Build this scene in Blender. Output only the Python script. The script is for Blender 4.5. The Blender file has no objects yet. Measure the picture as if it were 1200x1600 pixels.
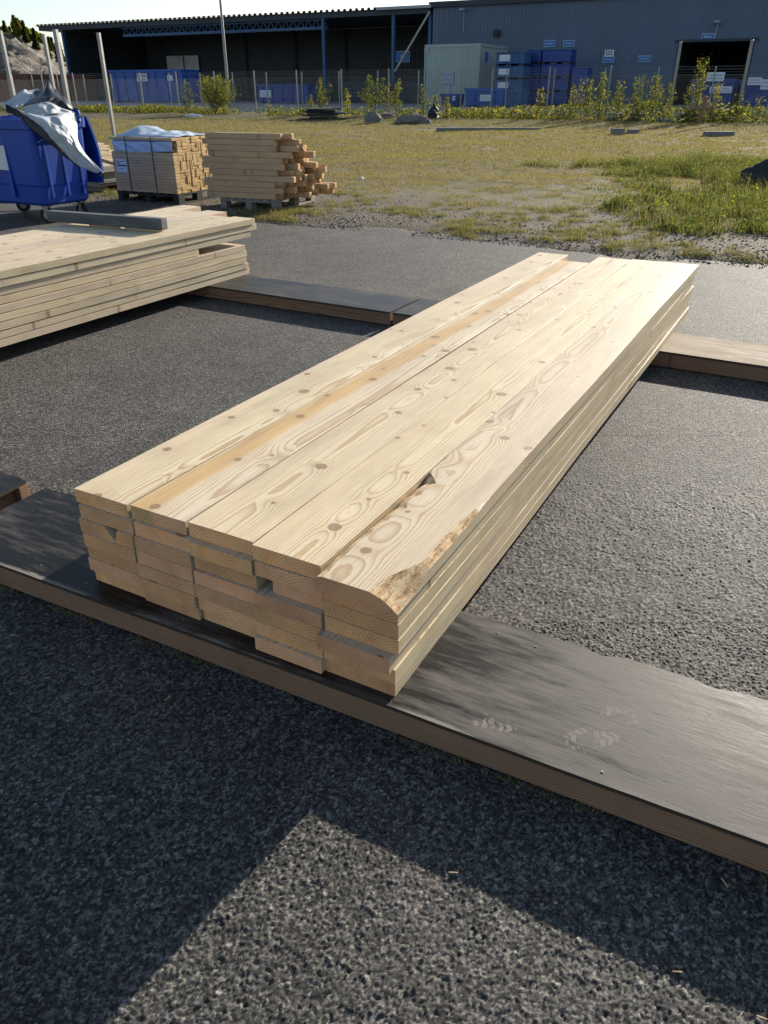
import bpy, math, random
import numpy as np
from mathutils import Vector, Matrix, noise as mnoise
R = math.radians
rng = np.random.default_rng(7)
random.seed(7)
sc = bpy.context.scene
C = sc.collection

# ------------------------------------------------------------------ camera
FPX, PITCH, CAMH = 1186.8, R(29.07), 1.509       # focal length in pixels of a 1200x1600 frame
cd = bpy.data.cameras.new('camera')
cd.sensor_fit = 'VERTICAL'; cd.sensor_height = 36; cd.sensor_width = 27
cd.lens = FPX / 1600 * 36
cd.clip_start = .05; cd.clip_end = 2000
cam = bpy.data.objects.new('camera', cd); C.objects.link(cam)
cam.location = (0, 0, CAMH); cam.rotation_euler = (R(90) - PITCH, 0, 0)
sc.camera = cam

# ------------------------------------------------------------------ sky, sun, exposure
SUN_AZ, SUN_EL = R(36.0), R(17.5)                # azimuth from +Y towards +X
w = bpy.data.worlds.new('World'); sc.world = w; w.use_nodes = True
nt = w.node_tree; nt.nodes.clear()
sky = nt.nodes.new('ShaderNodeTexSky'); sky.sky_type = 'NISHITA'; sky.sun_disc = False
sky.sun_elevation = SUN_EL; sky.sun_rotation = SUN_AZ
sky.air_density = 1.0; sky.dust_density = .7; sky.ozone_density = 2.2
bg = nt.nodes.new('ShaderNodeBackground'); bg.inputs[1].default_value = .088
wo = nt.nodes.new('ShaderNodeOutputWorld')
def _n(t, **p):
    q = nt.nodes.new('ShaderNode' + t)
    for k_, v_ in p.items(): setattr(q, k_, v_)
    return q
_tc = _n('TexCoord'); _mp = _n('Mapping'); _mp.inputs['Scale'].default_value = (1.6, 1.6, 7.0); nt.links.new(_tc.outputs[0], _mp.inputs[0])
_no = _n('TexNoise'); _no.inputs['Scale'].default_value = 2.3; _no.inputs['Detail'].default_value = 7; _no.inputs['Roughness'].default_value = .6; nt.links.new(_mp.outputs[0], _no.inputs['Vector'])
_mr = _n('MapRange'); nt.links.new(_no.outputs[0], _mr.inputs[0])
for _i, _v in ((1, .35), (2, .72), (3, .08), (4, .55)): _mr.inputs[_i].default_value = _v
_bw = _n('RGBToBW'); nt.links.new(sky.outputs[0], _bw.inputs[0])
_cl = _n('Mix', data_type='RGBA', blend_type='MULTIPLY'); _cl.inputs[0].default_value = 1; nt.links.new(_bw.outputs[0], _cl.inputs[6]); _cl.inputs[7].default_value = (.93, .97, 1.02, 1)
_mx = _n('Mix', data_type='RGBA'); nt.links.new(_mr.outputs[0], _mx.inputs[0]); nt.links.new(sky.outputs[0], _mx.inputs[6]); nt.links.new(_cl.outputs[2], _mx.inputs[7])
nt.links.new(_mx.outputs[2], bg.inputs[0]); nt.links.new(bg.outputs[0], wo.inputs[0])
sl = bpy.data.lights.new('sun', 'SUN'); sl.energy = 4.8; sl.angle = R(.53); sl.color = (1, .92, .79)
so = bpy.data.objects.new('sun', sl); C.objects.link(so)
so.rotation_euler = Vector((-math.sin(SUN_AZ) * math.cos(SUN_EL), -math.cos(SUN_AZ) * math.cos(SUN_EL), -math.sin(SUN_EL))).to_track_quat('-Z', 'Y').to_euler()
so.location = (8, 11, 20)
vs = sc.view_settings
vs.view_transform = 'Standard'; vs.look = 'None'; vs.gamma = 1; vs.use_curve_mapping = False
vs.exposure = 1.1
sc.cycles.max_bounces = 5; sc.cycles.diffuse_bounces = 3; sc.cycles.glossy_bounces = 2; sc.cycles.transparent_max_bounces = 8
sc.cycles.caustics_reflective = False; sc.cycles.caustics_refractive = False

# ------------------------------------------------------------------ helpers: picture point -> place
def ray(px, py):
    a = (px - 600) / FPX; b = (800 - py) / FPX
    cp, sp = math.cos(PITCH), math.sin(PITCH)
    return Vector((a, cp + b * sp, -sp + b * cp))
def on_z(px, py, z=0.0):
    d = ray(px, py); k = (z - CAMH) / d.z
    return Vector((0, 0, CAMH)) + d * k
U = Vector((math.cos(R(28)), -math.sin(R(28)), 0)); NN = Vector((math.sin(R(28)), math.cos(R(28)), 0)); FO = Vector((0, 49, 0))
def on_s(px, py, s):                              # the yard's far frame: t along the fence, s behind it
    d = ray(px, py); o = Vector((0, 0, CAMH))
    k = (s - (o - FO).dot(NN)) / d.dot(NN)
    P = o + d * k
    return (P - FO).dot(U), P.z
def FW(t, s, z=0.0):
    return FO + U * t + NN * s + Vector((0, 0, z))
FROT = -R(28)
def sm(a, b, x):
    x = np.clip((x - a) / (b - a), 0, 1); return x * x * (3 - 2 * x)
def S_of(x, y): return x * NN.x + (y - 49) * NN.y
def E_of(x, y): return .488 * x + .873 * y - 8.5
def hash2(i, j, k=0):
    h = np.sin(i * 127.1 + j * 311.7 + k * 74.7) * 43758.5453
    return h - np.floor(h)
def vnoise(x, y, k=0):
    xi, yi = np.floor(x), np.floor(y); fx, fy = x - xi, y - yi
    fx = fx * fx * (3 - 2 * fx); fy = fy * fy * (3 - 2 * fy)
    a = hash2(xi, yi, k); b = hash2(xi + 1, yi, k); c = hash2(xi, yi + 1, k); d = hash2(xi + 1, yi + 1, k)
    return a + (b - a) * fx + (c - a) * fy + (a - b - c + d) * fx * fy
def fnoise(x, y, k=0, o=3):
    t = 0; a = .5
    for i in range(o):
        t = t + a * vnoise(x * 2 ** i, y * 2 ** i, k + i * 7); a *= .5
    return t / (1 - .5 ** o)
def edge_e(x, y): return E_of(x, y) + (fnoise(x * .8, y * .8, 3) - .5) * .9 + (fnoise(x * 5, y * 5, 4) - .5) * .25
def zt(x, y):                                     # height of the field
    x = np.asarray(x, float); y = np.asarray(y, float)
    s = S_of(x, y); e = edge_e(x, y)
    z = .2 * sm(-9, 0, s) + .2 * sm(2, 12, s) + (-.05 + .065 * sm(-.25, .45, e))
    b = (fnoise(x * .35, y * .35, 11) - .5) * .16 + (fnoise(x * 2.2, y * 2.2, 12) - .5) * .05
    return z + b * sm(1.2, 6, e) * (1 - sm(-3, 1, s))

# ------------------------------------------------------------------ helpers: materials
def mat(name):
    m = bpy.data.materials.new(name); m.use_nodes = True
    m.node_tree.nodes.clear()
    return m, m.node_tree
def nd(nt, typ, ins=None, out=0, **props):
    n = nt.nodes.new('ShaderNode' + typ)
    for k, v in props.items(): setattr(n, k, v)
    for k, v in (ins or {}).items():
        s = n.inputs[k]
        if isinstance(v, bpy.types.NodeSocket): nt.links.new(v, s)
        else: s.default_value = v
    return n.outputs[out] if out is not None else n
def M_(nt, op, a, b=0.0, c=0.0, clamp=False):
    return nd(nt, 'Math', {0: a, 1: b, 2: c}, operation=op, use_clamp=clamp)
def VM(nt, op, a, b=(0, 0, 0)):
    return nd(nt, 'VectorMath', {0: a, 1: b}, operation=op)
def mix(nt, f, a, b, blend='MIX'):
    n = nt.nodes.new('ShaderNodeMix'); n.data_type = 'RGBA'; n.blend_type = blend; n.clamp_factor = True
    for s, v in ((n.inputs[0], f), (n.inputs[6], a), (n.inputs[7], b)):
        if isinstance(v, bpy.types.NodeSocket): nt.links.new(v, s)
        else: s.default_value = (*v, 1) if hasattr(v, '__len__') and len(v) == 3 else v
    return n.outputs[2]
def mapr(nt, v, a, b, c=0.0, d=1.0, smooth=True):
    return nd(nt, 'MapRange', {0: v, 1: a, 2: b, 3: c, 4: d}, interpolation_type='SMOOTHSTEP' if smooth else 'LINEAR')
def rgb(nt, c): return nd(nt, 'RGB', None) if False else c
def noise(nt, vec, scale, detail=3, rough=.55, out=0, dist=0.0):
    return nd(nt, 'TexNoise', {'Vector': vec, 'Scale': scale, 'Detail': detail, 'Roughness': rough, 'Distortion': dist}, out)
def principled(nt, col, rough=.6, bump=None, spec=.5, metal=0.0, extra=None):
    b = nd(nt, 'BsdfPrincipled', None, None)
    def put(k, v):
        s = b.inputs[k]
        if isinstance(v, bpy.types.NodeSocket): nt.links.new(v, s)
        elif hasattr(v, '__len__') and len(v) == 3: s.default_value = (*v, 1)
        else: s.default_value = v
    put('Base Color', col); put('Roughness', rough); put('Specular IOR Level', spec); put('Metallic', metal)
    if bump is not None: nt.links.new(bump, b.inputs['Normal'])
    for k, v in (extra or {}).items(): put(k, v)
    o = nd(nt, 'OutputMaterial', None, None); nt.links.new(b.outputs[0], o.inputs[0])
    return b
def bump(nt, h, dist=.001, strength=1.0):
    return nd(nt, 'Bump', {'Strength': strength, 'Distance': dist, 'Height': h})
def objc(nt): return nd(nt, 'TexCoord', None, 3)
def seed_of(nt, key='seed'): return nd(nt, 'Attribute', None, 2, attribute_type='OBJECT', attribute_name=key)

def plain(name, col, rough=.6, var=.25, scale=6.0, spec=.4, metal=0.0, bmp=0.0, dirt=None, dirt_amt=.0, stretch=(1, 1, 1)):
    """painted or bare surface with uneven tone, optional dirt colour in blotches"""
    m, nt = mat(name)
    tc = objc(nt); v = VM(nt, 'MULTIPLY', tc, stretch)
    sd = seed_of(nt); v = VM(nt, 'ADD', v, nd(nt, 'CombineXYZ', {0: M_(nt, 'MULTIPLY', sd, 7.7), 1: M_(nt, 'MULTIPLY', sd, 3.3), 2: sd}))
    n1 = noise(nt, v, scale, 5, .6)
    k = mapr(nt, n1, .25, .75, 1 - var, 1 + var * .6, False)
    c = VM(nt, 'MULTIPLY', nd(nt, 'CombineXYZ', {0: k, 1: k, 2: k}), col)
    if dirt is not None:
        n2 = noise(nt, v, scale * .37, 6, .65)
        c = mix(nt, mapr(nt, n2, .62 - dirt_amt * .3, .75, 0, min(1, dirt_amt + .3)), c, dirt)
    bm = bump(nt, n1, bmp) if bmp else None
    principled(nt, c, rough, bm, spec, metal)
    return m

def wood(name, light, late, knot=(.20, .12, .07), tint=(1, 1, 1), rough=.55, ring=.0058, end=False, knots=True, weather=None, contrast=1.0, saw=0.0):
    """solid sawn softwood: growth rings round a pith, knots, fibre, heartwood; faces and end grain come from one solid"""
    m, nt = mat(name)
    tc = objc(nt); sd = seed_of(nt)
    sx = nd(nt, 'SeparateXYZ', {0: tc}, None)
    x, y, z = sx.outputs
    off = nd(nt, 'CombineXYZ', {0: M_(nt, 'MULTIPLY', sd, 17.3), 1: M_(nt, 'MULTIPLY', sd, 9.1), 2: M_(nt, 'MULTIPLY', sd, 5.7)})
    lowv = VM(nt, 'ADD', VM(nt, 'MULTIPLY', tc, (.30, 1.5, 1.5)), off)
    low = nd(nt, 'TexNoise', {'Vector': lowv, 'Scale': 1.0, 'Detail': 2.5, 'Roughness': .5}, None)
    lc = nd(nt, 'SeparateXYZ', {0: VM(nt, 'SUBTRACT', low.outputs[1], (.5, .5, .5))}, None)
    sA = M_(nt, 'SINE', M_(nt, 'MULTIPLY', sd, 12.9)); sB = M_(nt, 'SINE', M_(nt, 'MULTIPLY', sd, 7.3)); sC = M_(nt, 'SINE', M_(nt, 'MULTIPLY', sd, 31.1))
    yy = M_(nt, 'ADD', M_(nt, 'ADD', y, M_(nt, 'MULTIPLY', lc.outputs[0], .075)), M_(nt, 'MULTIPLY', sA, .12))
    zz = M_(nt, 'ADD', M_(nt, 'ADD', z, M_(nt, 'MULTIPLY', lc.outputs[1], .06)), M_(nt, 'MULTIPLY_ADD', sB, .05, .075))
    zz = M_(nt, 'ADD', zz, M_(nt, 'MULTIPLY', x, M_(nt, 'MULTIPLY', sC, .010)))
    r = M_(nt, 'SQRT', M_(nt, 'ADD', M_(nt, 'MULTIPLY', yy, yy), M_(nt, 'MULTIPLY', zz, zz)))
    kf = None
    if knots:
        kv = nd(nt, 'CombineXYZ', {0: M_(nt, 'MULTIPLY_ADD', sd, 23.7, x), 1: M_(nt, 'MULTIPLY_ADD', sd, 3.91, y), 2: 0.0})
        wob = VM(nt, 'MULTIPLY', VM(nt, 'SUBTRACT', noise(nt, VM(nt, 'ADD', VM(nt, 'MULTIPLY', tc, (14, 22, 10)), off), 1.0, 2, out=1), (.5, .5, .5)), (.016, .012, .01))
        vo = nd(nt, 'TexVoronoi', {'Vector': VM(nt, 'ADD', kv, wob), 'Scale': 4.9}, None, voronoi_dimensions='2D')
        vc = nd(nt, 'SeparateXYZ', {0: vo.outputs[1]}, None)
        gate = M_(nt, 'GREATER_THAN', vc.outputs[0], .30)
        d = M_(nt, 'DIVIDE', vo.outputs[0], 4.9)
        q = M_(nt, 'DIVIDE', d, M_(nt, 'MULTIPLY_ADD', vc.outputs[1], .05, .028))
        kf = M_(nt, 'MULTIPLY', gate, M_(nt, 'EXPONENT', M_(nt, 'MULTIPLY', M_(nt, 'MULTIPLY', q, q), -1.0)))
        r = M_(nt, 'ADD', r, M_(nt, 'MULTIPLY', kf, M_(nt, 'MULTIPLY_ADD', vc.outputs[1], .010, .004)))
    fine = noise(nt, VM(nt, 'ADD', VM(nt, 'MULTIPLY', tc, (3, 30, 30)), off), 1.0, 3, .6)
    ph = M_(nt, 'MULTIPLY_ADD', fine, .9, M_(nt, 'DIVIDE', r, ring))
    fr = M_(nt, 'FRACT', ph)
    cyc = noise(nt, nd(nt, 'CombineXYZ', {0: M_(nt, 'FLOOR', ph), 1: sd, 2: 0.0}), 1.7, 0)
    lw = nd(nt, 'ValToRGB', {0: fr}, None)
    cr = lw.color_ramp; cr.elements[0].position = 0; cr.elements[0].color = (.1, .1, .1, 1); cr.elements[1].position = 1; cr.elements[1].color = (.1, .1, .1, 1)
    for p, v in ((.12, 0), (.5, .12), (.82, .9), (.93, 1)):
        e = cr.elements.new(p); e.color = (v, v, v, 1)
    ringf = M_(nt, 'MULTIPLY', lw.outputs[0], M_(nt, 'MULTIPLY_ADD', cyc, 1.1, .25))
    fib = noise(nt, VM(nt, 'ADD', VM(nt, 'MULTIPLY', tc, (5, 210, 210) if not end else (60, 300, 300)), off), 1.0, 2, .7)
    blot = noise(nt, VM(nt, 'ADD', VM(nt, 'MULTIPLY', tc, (2.2, 7, 7)), off), 1.0, 4, .6)
    col = mix(nt, M_(nt, 'MULTIPLY', ringf, contrast), light, late)
    hy = seed_of(nt, 'heart')                                     # y of a heartwood band, -9 for none
    hw = M_(nt, 'ABSOLUTE', M_(nt, 'SUBTRACT', M_(nt, 'MULTIPLY_ADD', lc.outputs[2], .09, y), hy))
    hm = mapr(nt, M_(nt, 'MULTIPLY_ADD', blot, .05, hw), .055, .085, .8, 0)
    col = mix(nt, hm, col, mix(nt, ringf, (.60, .385, .15), (.44, .24, .075)))
    k = M_(nt, 'MULTIPLY', mapr(nt, fib, .2, .8, .82, 1.12, False), mapr(nt, blot, .2, .8, .70 if end else .84, 1.18 if end else 1.12, False))
    sv = M_(nt, 'MULTIPLY_ADD', M_(nt, 'SINE', M_(nt, 'MULTIPLY', sd, 51.0)), .16 if end else .06, 1.0)
    k = M_(nt, 'MULTIPLY', k, sv)
    col = VM(nt, 'MULTIPLY', VM(nt, 'MULTIPLY', col, nd(nt, 'CombineXYZ', {0: k, 1: M_(nt, 'MULTIPLY', k, M_(nt, 'MULTIPLY_ADD', sA, .012, 1.0)), 2: M_(nt, 'MULTIPLY', k, M_(nt, 'MULTIPLY_ADD', sB, .09 if end else .05, 1.0))})), tint)
    mk = noise(nt, VM(nt, 'ADD', VM(nt, 'MULTIPLY', tc, (1.6, 9, 9)), VM(nt, 'MULTIPLY', off, (2.0, 2.0, 2.0))), 1.0, 5, .62)
    if end:
        col = mix(nt, mapr(nt, mk, .5, .68, 0, .6), col, VM(nt, 'MULTIPLY', col, (1.0, .80, .55)))
    else:
        col = mix(nt, mapr(nt, mk, .54, .72, 0, .55), col, VM(nt, 'MULTIPLY', col, (.74, .72, .70)))
    h = M_(nt, 'MULTIPLY_ADD', fib, .4, M_(nt, 'MULTIPLY', ringf, .18))
    if knots:
        rk = M_(nt, 'MULTIPLY_ADD', M_(nt, 'MULTIPLY', vc.outputs[2], vc.outputs[2]), .016, .0062)
        core = M_(nt, 'MULTIPLY', gate, mapr(nt, M_(nt, 'SUBTRACT', d, rk), -.002, .0015, 1, 0))
        rim = M_(nt, 'MULTIPLY', gate, mapr(nt, M_(nt, 'ABSOLUTE', M_(nt, 'SUBTRACT', d, rk)), 0, .004, 1, 0))
        kn = noise(nt, tc, 120, 3)
        col = mix(nt, M_(nt, 'MULTIPLY', core, M_(nt, 'MULTIPLY_ADD', kn, .5, .55)), col, VM(nt, 'MULTIPLY', knot, tint))
        col = mix(nt, M_(nt, 'MULTIPLY', rim, .45), col, (knot[0] * .5, knot[1] * .45, knot[2] * .4))
        col = mix(nt, M_(nt, 'MULTIPLY', kf, .22), col, (late[0] * .9, late[1] * .9, late[2] * .95))
        h = M_(nt, 'ADD', h, M_(nt, 'MULTIPLY', kf, M_(nt, 'MULTIPLY_ADD', lw.outputs[0], .22, M_(nt, 'MULTIPLY', fine, .5))))
    if weather is not None:
        col = mix(nt, mapr(nt, noise(nt, VM(nt, 'ADD', VM(nt, 'MULTIPLY', tc, (3, 14, 14)), off), 1.0, 5, .65), .35, .7, .15, .85), col, weather)
    if saw:
        sw = noise(nt, VM(nt, 'ADD', VM(nt, 'MULTIPLY', tc, (160, 9, 9) if not end else (5, 40, 220)), off), 1.0, 3, .6)
        h = M_(nt, 'ADD', h, M_(nt, 'MULTIPLY', sw, saw))
    if end:
        an = M_(nt, 'ARCTAN2', yy, zz)
        ck = noise(nt, nd(nt, 'CombineXYZ', {0: M_(nt, 'MULTIPLY', an, 9.0), 1: M_(nt, 'MULTIPLY', sd, 7.7), 2: M_(nt, 'MULTIPLY', r, 6.0)}), 1.6, 2, .5)
        cm = mapr(nt, M_(nt, 'ABSOLUTE', M_(nt, 'SUBTRACT', ck, .5)), 0, .006, .75, 0)
        cm = M_(nt, 'MULTIPLY', cm, mapr(nt, noise(nt, VM(nt, 'ADD', VM(nt, 'MULTIPLY', tc, (5, 14, 14)), off), 1.0, 2), .56, .64))
        col = mix(nt, cm, col, (.10, .05, .03))
    principled(nt, col, rough, bump(nt, h, .0011), .32)
    return m

PINE = dict(light=(.68, .57, .40), late=(.46, .31, .17))
M = {}
M['pine'] = wood('sawn_pine', **PINE, knot=(.23, .125, .075), rough=.52, saw=.3)
M['pine_end'] = wood('pine_end_grain', (.90, .48, .245), (.62, .28, .115), end=True, knots=False, rough=.85, ring=.0088, contrast=.85, saw=.9)
M['pine_dull'] = wood('weathered_pine', (.66, .44, .24), (.42, .25, .12), rough=.7, weather=(.46, .33, .2), saw=.5)
M['pine_dull_end'] = wood('orange_pine_end_grain', (.60, .34, .14), (.38, .19, .065), end=True, knots=False, rough=.8, saw=1.0)
M['pack'] = wood('batten_pine', (.66, .46, .27), (.46, .29, .15), rough=.65)
M['pack_end'] = wood('batten_end_grain', (.72, .50, .22), (.56, .36, .14), end=True, knots=False, rough=.8)
M['fascia'] = wood('stained_timber', (.36, .20, .115), (.10, .05, .028), knot=(.03, .02, .015), rough=.65, weather=(.24, .145, .09), contrast=1.1, saw=.6)
M['grey_bar'] = wood('grey_weathered_timber', (.095, .10, .105), (.05, .052, .055), rough=.75, weather=(.13, .135, .14))
M['pallet'] = wood('grey_pallet_wood', (.30, .27, .23), (.19, .165, .135), rough=.85, weather=(.2, .19, .17))
M['pallet_dark'] = wood('dark_pallet_wood', (.035, .035, .038), (.02, .02, .02), rough=.8)
M['bark'] = None

def mat_bark():
    m, nt = mat('bark_wane'); tc = objc(nt)
    n1 = noise(nt, VM(nt, 'MULTIPLY', tc, (17, 62, 62)), 1.0, 7, .72)
    n2 = noise(nt, tc, 260, 4, .7)
    c = nd(nt, 'ValToRGB', {0: n1}, None); e = c.color_ramp.elements
    e[0].position = .34; e[0].color = (.15, .085, .045, 1); e[1].position = .56; e[1].color = (.66, .49, .30, 1)
    x = e.new if False else c.color_ramp.elements.new(.44); x.color = (.46, .29, .14, 1)
    col = mix(nt, mapr(nt, n2, .55, .7, 0, .6), c.outputs[0], (.07, .045, .03))
    principled(nt, col, .85, bump(nt, M_(nt, 'ADD', n1, M_(nt, 'MULTIPLY', n2, .5)), .006), .2)
    return m
M['bark'] = mat_bark()

def mat_ply(name, film, dust, amount, rough=.34, ramp=None, prints=None):
    """film faced plywood, scuffed and dusty"""
    m, nt = mat(name); tc = objc(nt)
    a = noise(nt, VM(nt, 'MULTIPLY', tc, (1.6, 5, 1)), 1.0, 6, .62, dist=.6)
    b = noise(nt, VM(nt, 'MULTIPLY', tc, (5, 34, 1)), 1.0, 5, .7)
    g = noise(nt, VM(nt, 'MULTIPLY', tc, (380, 420, 1)), 1.0, 2, .6)
    amt = mapr(nt, nd(nt, 'SeparateXYZ', {0: tc}), ramp[0], ramp[1], amount, amount + ramp[2]) if ramp else amount
    dm = M_(nt, 'ADD', mapr(nt, a, .3, .75, -.25, .7, False), mapr(nt, b, .3, .75, -.3, .75, False))
    dm = M_(nt, 'MULTIPLY', M_(nt, 'ADD', dm, amt), mapr(nt, g, .25, .7, .6, 1.15, False), clamp=True)
    # thin scratches
    v = nd(nt, 'TexVoronoi', {'Vector': VM(nt, 'ADD', VM(nt, 'MULTIPLY', tc, (3.2, 7.5, 1)), VM(nt, 'MULTIPLY', noise(nt, tc, 3, 3, out=1), (1.2, 1.2, 0))), 'Scale': 1.0}, 0, feature='DISTANCE_TO_EDGE')
    scr = M_(nt, 'MULTIPLY', mapr(nt, v, 0, .006, 1, 0), mapr(nt, noise(nt, tc, 9, 3), .5, .62, 0, .7))
    dm = M_(nt, 'MAXIMUM', dm, scr)
    sp = nd(nt, 'SeparateXYZ', {0: tc}, None)
    pal = []
    for (px_, py_, an, L_, W_) in (prints or ()):             # dusty sole prints
        ca, sa = math.cos(an), math.sin(an)
        u_ = M_(nt, 'ADD', M_(nt, 'MULTIPLY', sp.outputs[0], ca), M_(nt, 'MULTIPLY_ADD', sp.outputs[1], sa, -(px_ * ca + py_ * sa)))
        v_ = M_(nt, 'ADD', M_(nt, 'MULTIPLY', sp.outputs[0], -sa), M_(nt, 'MULTIPLY_ADD', sp.outputs[1], ca, px_ * sa - py_ * ca))
        zig = M_(nt, 'MULTIPLY', M_(nt, 'ABSOLUTE', M_(nt, 'SUBTRACT', M_(nt, 'FRACT', M_(nt, 'MULTIPLY', v_, 30.0)), .5)), .018)
        tread = mapr(nt, M_(nt, 'ABSOLUTE', M_(nt, 'SUBTRACT', M_(nt, 'FRACT', M_(nt, 'MULTIPLY', M_(nt, 'ADD', u_, zig), 48.0)), .5)), .12, .2)
        rr_ = M_(nt, 'ADD', M_(nt, 'POWER', M_(nt, 'DIVIDE', M_(nt, 'ABSOLUTE', u_), L_), 3.0), M_(nt, 'POWER', M_(nt, 'DIVIDE', M_(nt, 'ABSOLUTE', v_), W_), 3.0))
        pm = M_(nt, 'MULTIPLY', M_(nt, 'MULTIPLY', tread, mapr(nt, rr_, .7, 1.1, 1, 0)), mapr(nt, noise(nt, tc, 34, 5, .7), .44, .62, 0, 1.0))
        dm = M_(nt, 'MAXIMUM', dm, pm); pal.append(pm)
    pmask = None
    if prints:
        ew = M_(nt, 'MULTIPLY', mapr(nt, M_(nt, 'MULTIPLY_ADD', noise(nt, VM(nt, 'MULTIPLY', tc, (7, 40, 1)), 1.0, 4, .7), -.05, sp.outputs[1]), -.022, -.006, 1.4, 0), mapr(nt, noise(nt, VM(nt, 'MULTIPLY', tc, (3, 3, 1)), 1.0, 3), .42, .58))
        dm = M_(nt, 'MAXIMUM', dm, ew); pal.append(ew)
    col = mix(nt, dm, film, dust)
    for q_ in pal: col = mix(nt, M_(nt, 'MULTIPLY', q_, .5), col, (.25, .225, .195))
    rg = M_(nt, 'MULTIPLY_ADD', dm, .38, M_(nt, 'MULTIPLY_ADD', g, .16, rough))
    hh = M_(nt, 'ADD', M_(nt, 'ADD', M_(nt, 'MULTIPLY', b, .4), M_(nt, 'MULTIPLY', g, .22)), M_(nt, 'MULTIPLY', noise(nt, VM(nt, 'MULTIPLY', tc, (22, 160, 1)), 1.0, 4, .7), .5))
    principled(nt, col, rg, bump(nt, hh, .0008), .2)
    return m
_nl, _nr = Vector((-1.305, 2.169, 0)), Vector((.82, 1.074, 0)); _dn = (_nr - _nl).normalized(); _o = _nl - _dn * .32
PRINTS = []
for _x, _y, _a, _L, _W in ((925, 1152, .75, .075, .036), (968, 1118, .35, .05, .03), (772, 1128, .25, .06, .03), (1095, 1120, 1.2, .05, .03)):
    _q = on_z(_x, _y, .1) - _o; PRINTS.append((_q.x * _dn.x + _q.y * _dn.y, -_q.x * _dn.y + _q.y * _dn.x, _a, _L, _W))
M['ply'] = mat_ply('black_film_plywood', (.011, .010, .010), (.155, .138, .12), -.25, .32, (1.3, 2.6, .42), PRINTS)
M['ply_left'] = mat_ply('clean_film_plywood', (.012, .012, .014), (.06, .055, .05), -.22)
M['ply_far'] = mat_ply('far_film_plywood', (.014, .014, .015), (.1, .09, .08), .0, .3)
M['ply_bare'] = mat_ply('worn_plywood', (.10, .07, .045), (.34, .27, .195), .5, .5)
M['ply_core'] = plain('plywood_edge', (.05, .036, .024), .8, .4, 30, stretch=(.5, 1, 9))

def mat_asphalt():
    m, nt = mat('asphalt'); tc = objc(nt)
    near = nd(nt, 'Attribute', None, 2, attribute_name='near'); chip = nd(nt, 'Attribute', None, 2, attribute_name='chip')
    v1 = nd(nt, 'TexVoronoi', {'Vector': tc, 'Scale': 135.0}, None)
    v2 = nd(nt, 'TexVoronoi', {'Vector': tc, 'Scale': 260.0}, None)
    c1 = nd(nt, 'SeparateXYZ', {0: v1.outputs[1]}, None); c2 = nd(nt, 'SeparateXYZ', {0: v2.outputs[1]}, None)
    cell = nd(nt, 'Mix', {0: near, 2: c1.outputs[0], 3: chip}, data_type='FLOAT')
    val = M_(nt, 'MULTIPLY_ADD', cell, .65, M_(nt, 'MULTIPLY', c2.outputs[0], .35))
    rp = nd(nt, 'ValToRGB', {0: val}, None); e = rp.color_ramp.elements
    e[0].position = .1; e[0].color = (.013, .013, .014, 1); e[1].position = 1; e[1].color = (.36, .325, .285, 1)
    for p, c in ((.42, (.046, .044, .041)), (.68, (.115, .107, .096)), (.88, (.23, .21, .185))):
        q = rp.color_ramp.elements.new(p); q.color = (*c, 1)
    big = noise(nt, tc, .7, 5, .6); big2 = noise(nt, tc, 5.0, 4, .6)
    k = M_(nt, 'MULTIPLY', mapr(nt, big, .3, .7, .82, 1.2, False), mapr(nt, big2, .3, .7, .85, 1.15, False))
    col = VM(nt, 'MULTIPLY', rp.outputs[0], nd(nt, 'CombineXYZ', {0: k, 1: k, 2: k}))
    dusty = mapr(nt, noise(nt, tc, 1.7, 6, .7), .5, .75, 0, .2)
    stain = M_(nt, 'MULTIPLY', mapr(nt, noise(nt, VM(nt, 'ADD', tc, (4.1, 2.2, 0)), 1.1, 5, .65), .56, .68, 0, .45), 1.0)
    col = mix(nt, stain, col, VM(nt, 'MULTIPLY', col, (.45, .45, .47)))
    col = mix(nt, dusty, col, (.17, .15, .125))
    h1 = M_(nt, 'SUBTRACT', 1.0, M_(nt, 'POWER', M_(nt, 'MULTIPLY', v1.outputs[0], 1.1, clamp=True), 1.6))
    h2 = M_(nt, 'MULTIPLY', M_(nt, 'SUBTRACT', 1.0, v2.outputs[0]), M_(nt, 'MULTIPLY_ADD', near, -.3, .38))
    hf = M_(nt, 'MULTIPLY', M_(nt, 'MULTIPLY', h1, M_(nt, 'MULTIPLY_ADD', c1.outputs[1], 1.3, .5)), M_(nt, 'SUBTRACT', 1.0, near))
    h = M_(nt, 'ADD', M_(nt, 'ADD', hf, h2), M_(nt, 'MULTIPLY', noise(nt, tc, 420, 3, .65), M_(nt, 'MULTIPLY_ADD', near, -.12, .3)))
    rg = M_(nt, 'MULTIPLY_ADD', c2.outputs[1], .2, .68)
    principled(nt, col, rg, bump(nt, h, .0028), .25)
    return m
M['asphalt'] = mat_asphalt()

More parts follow.
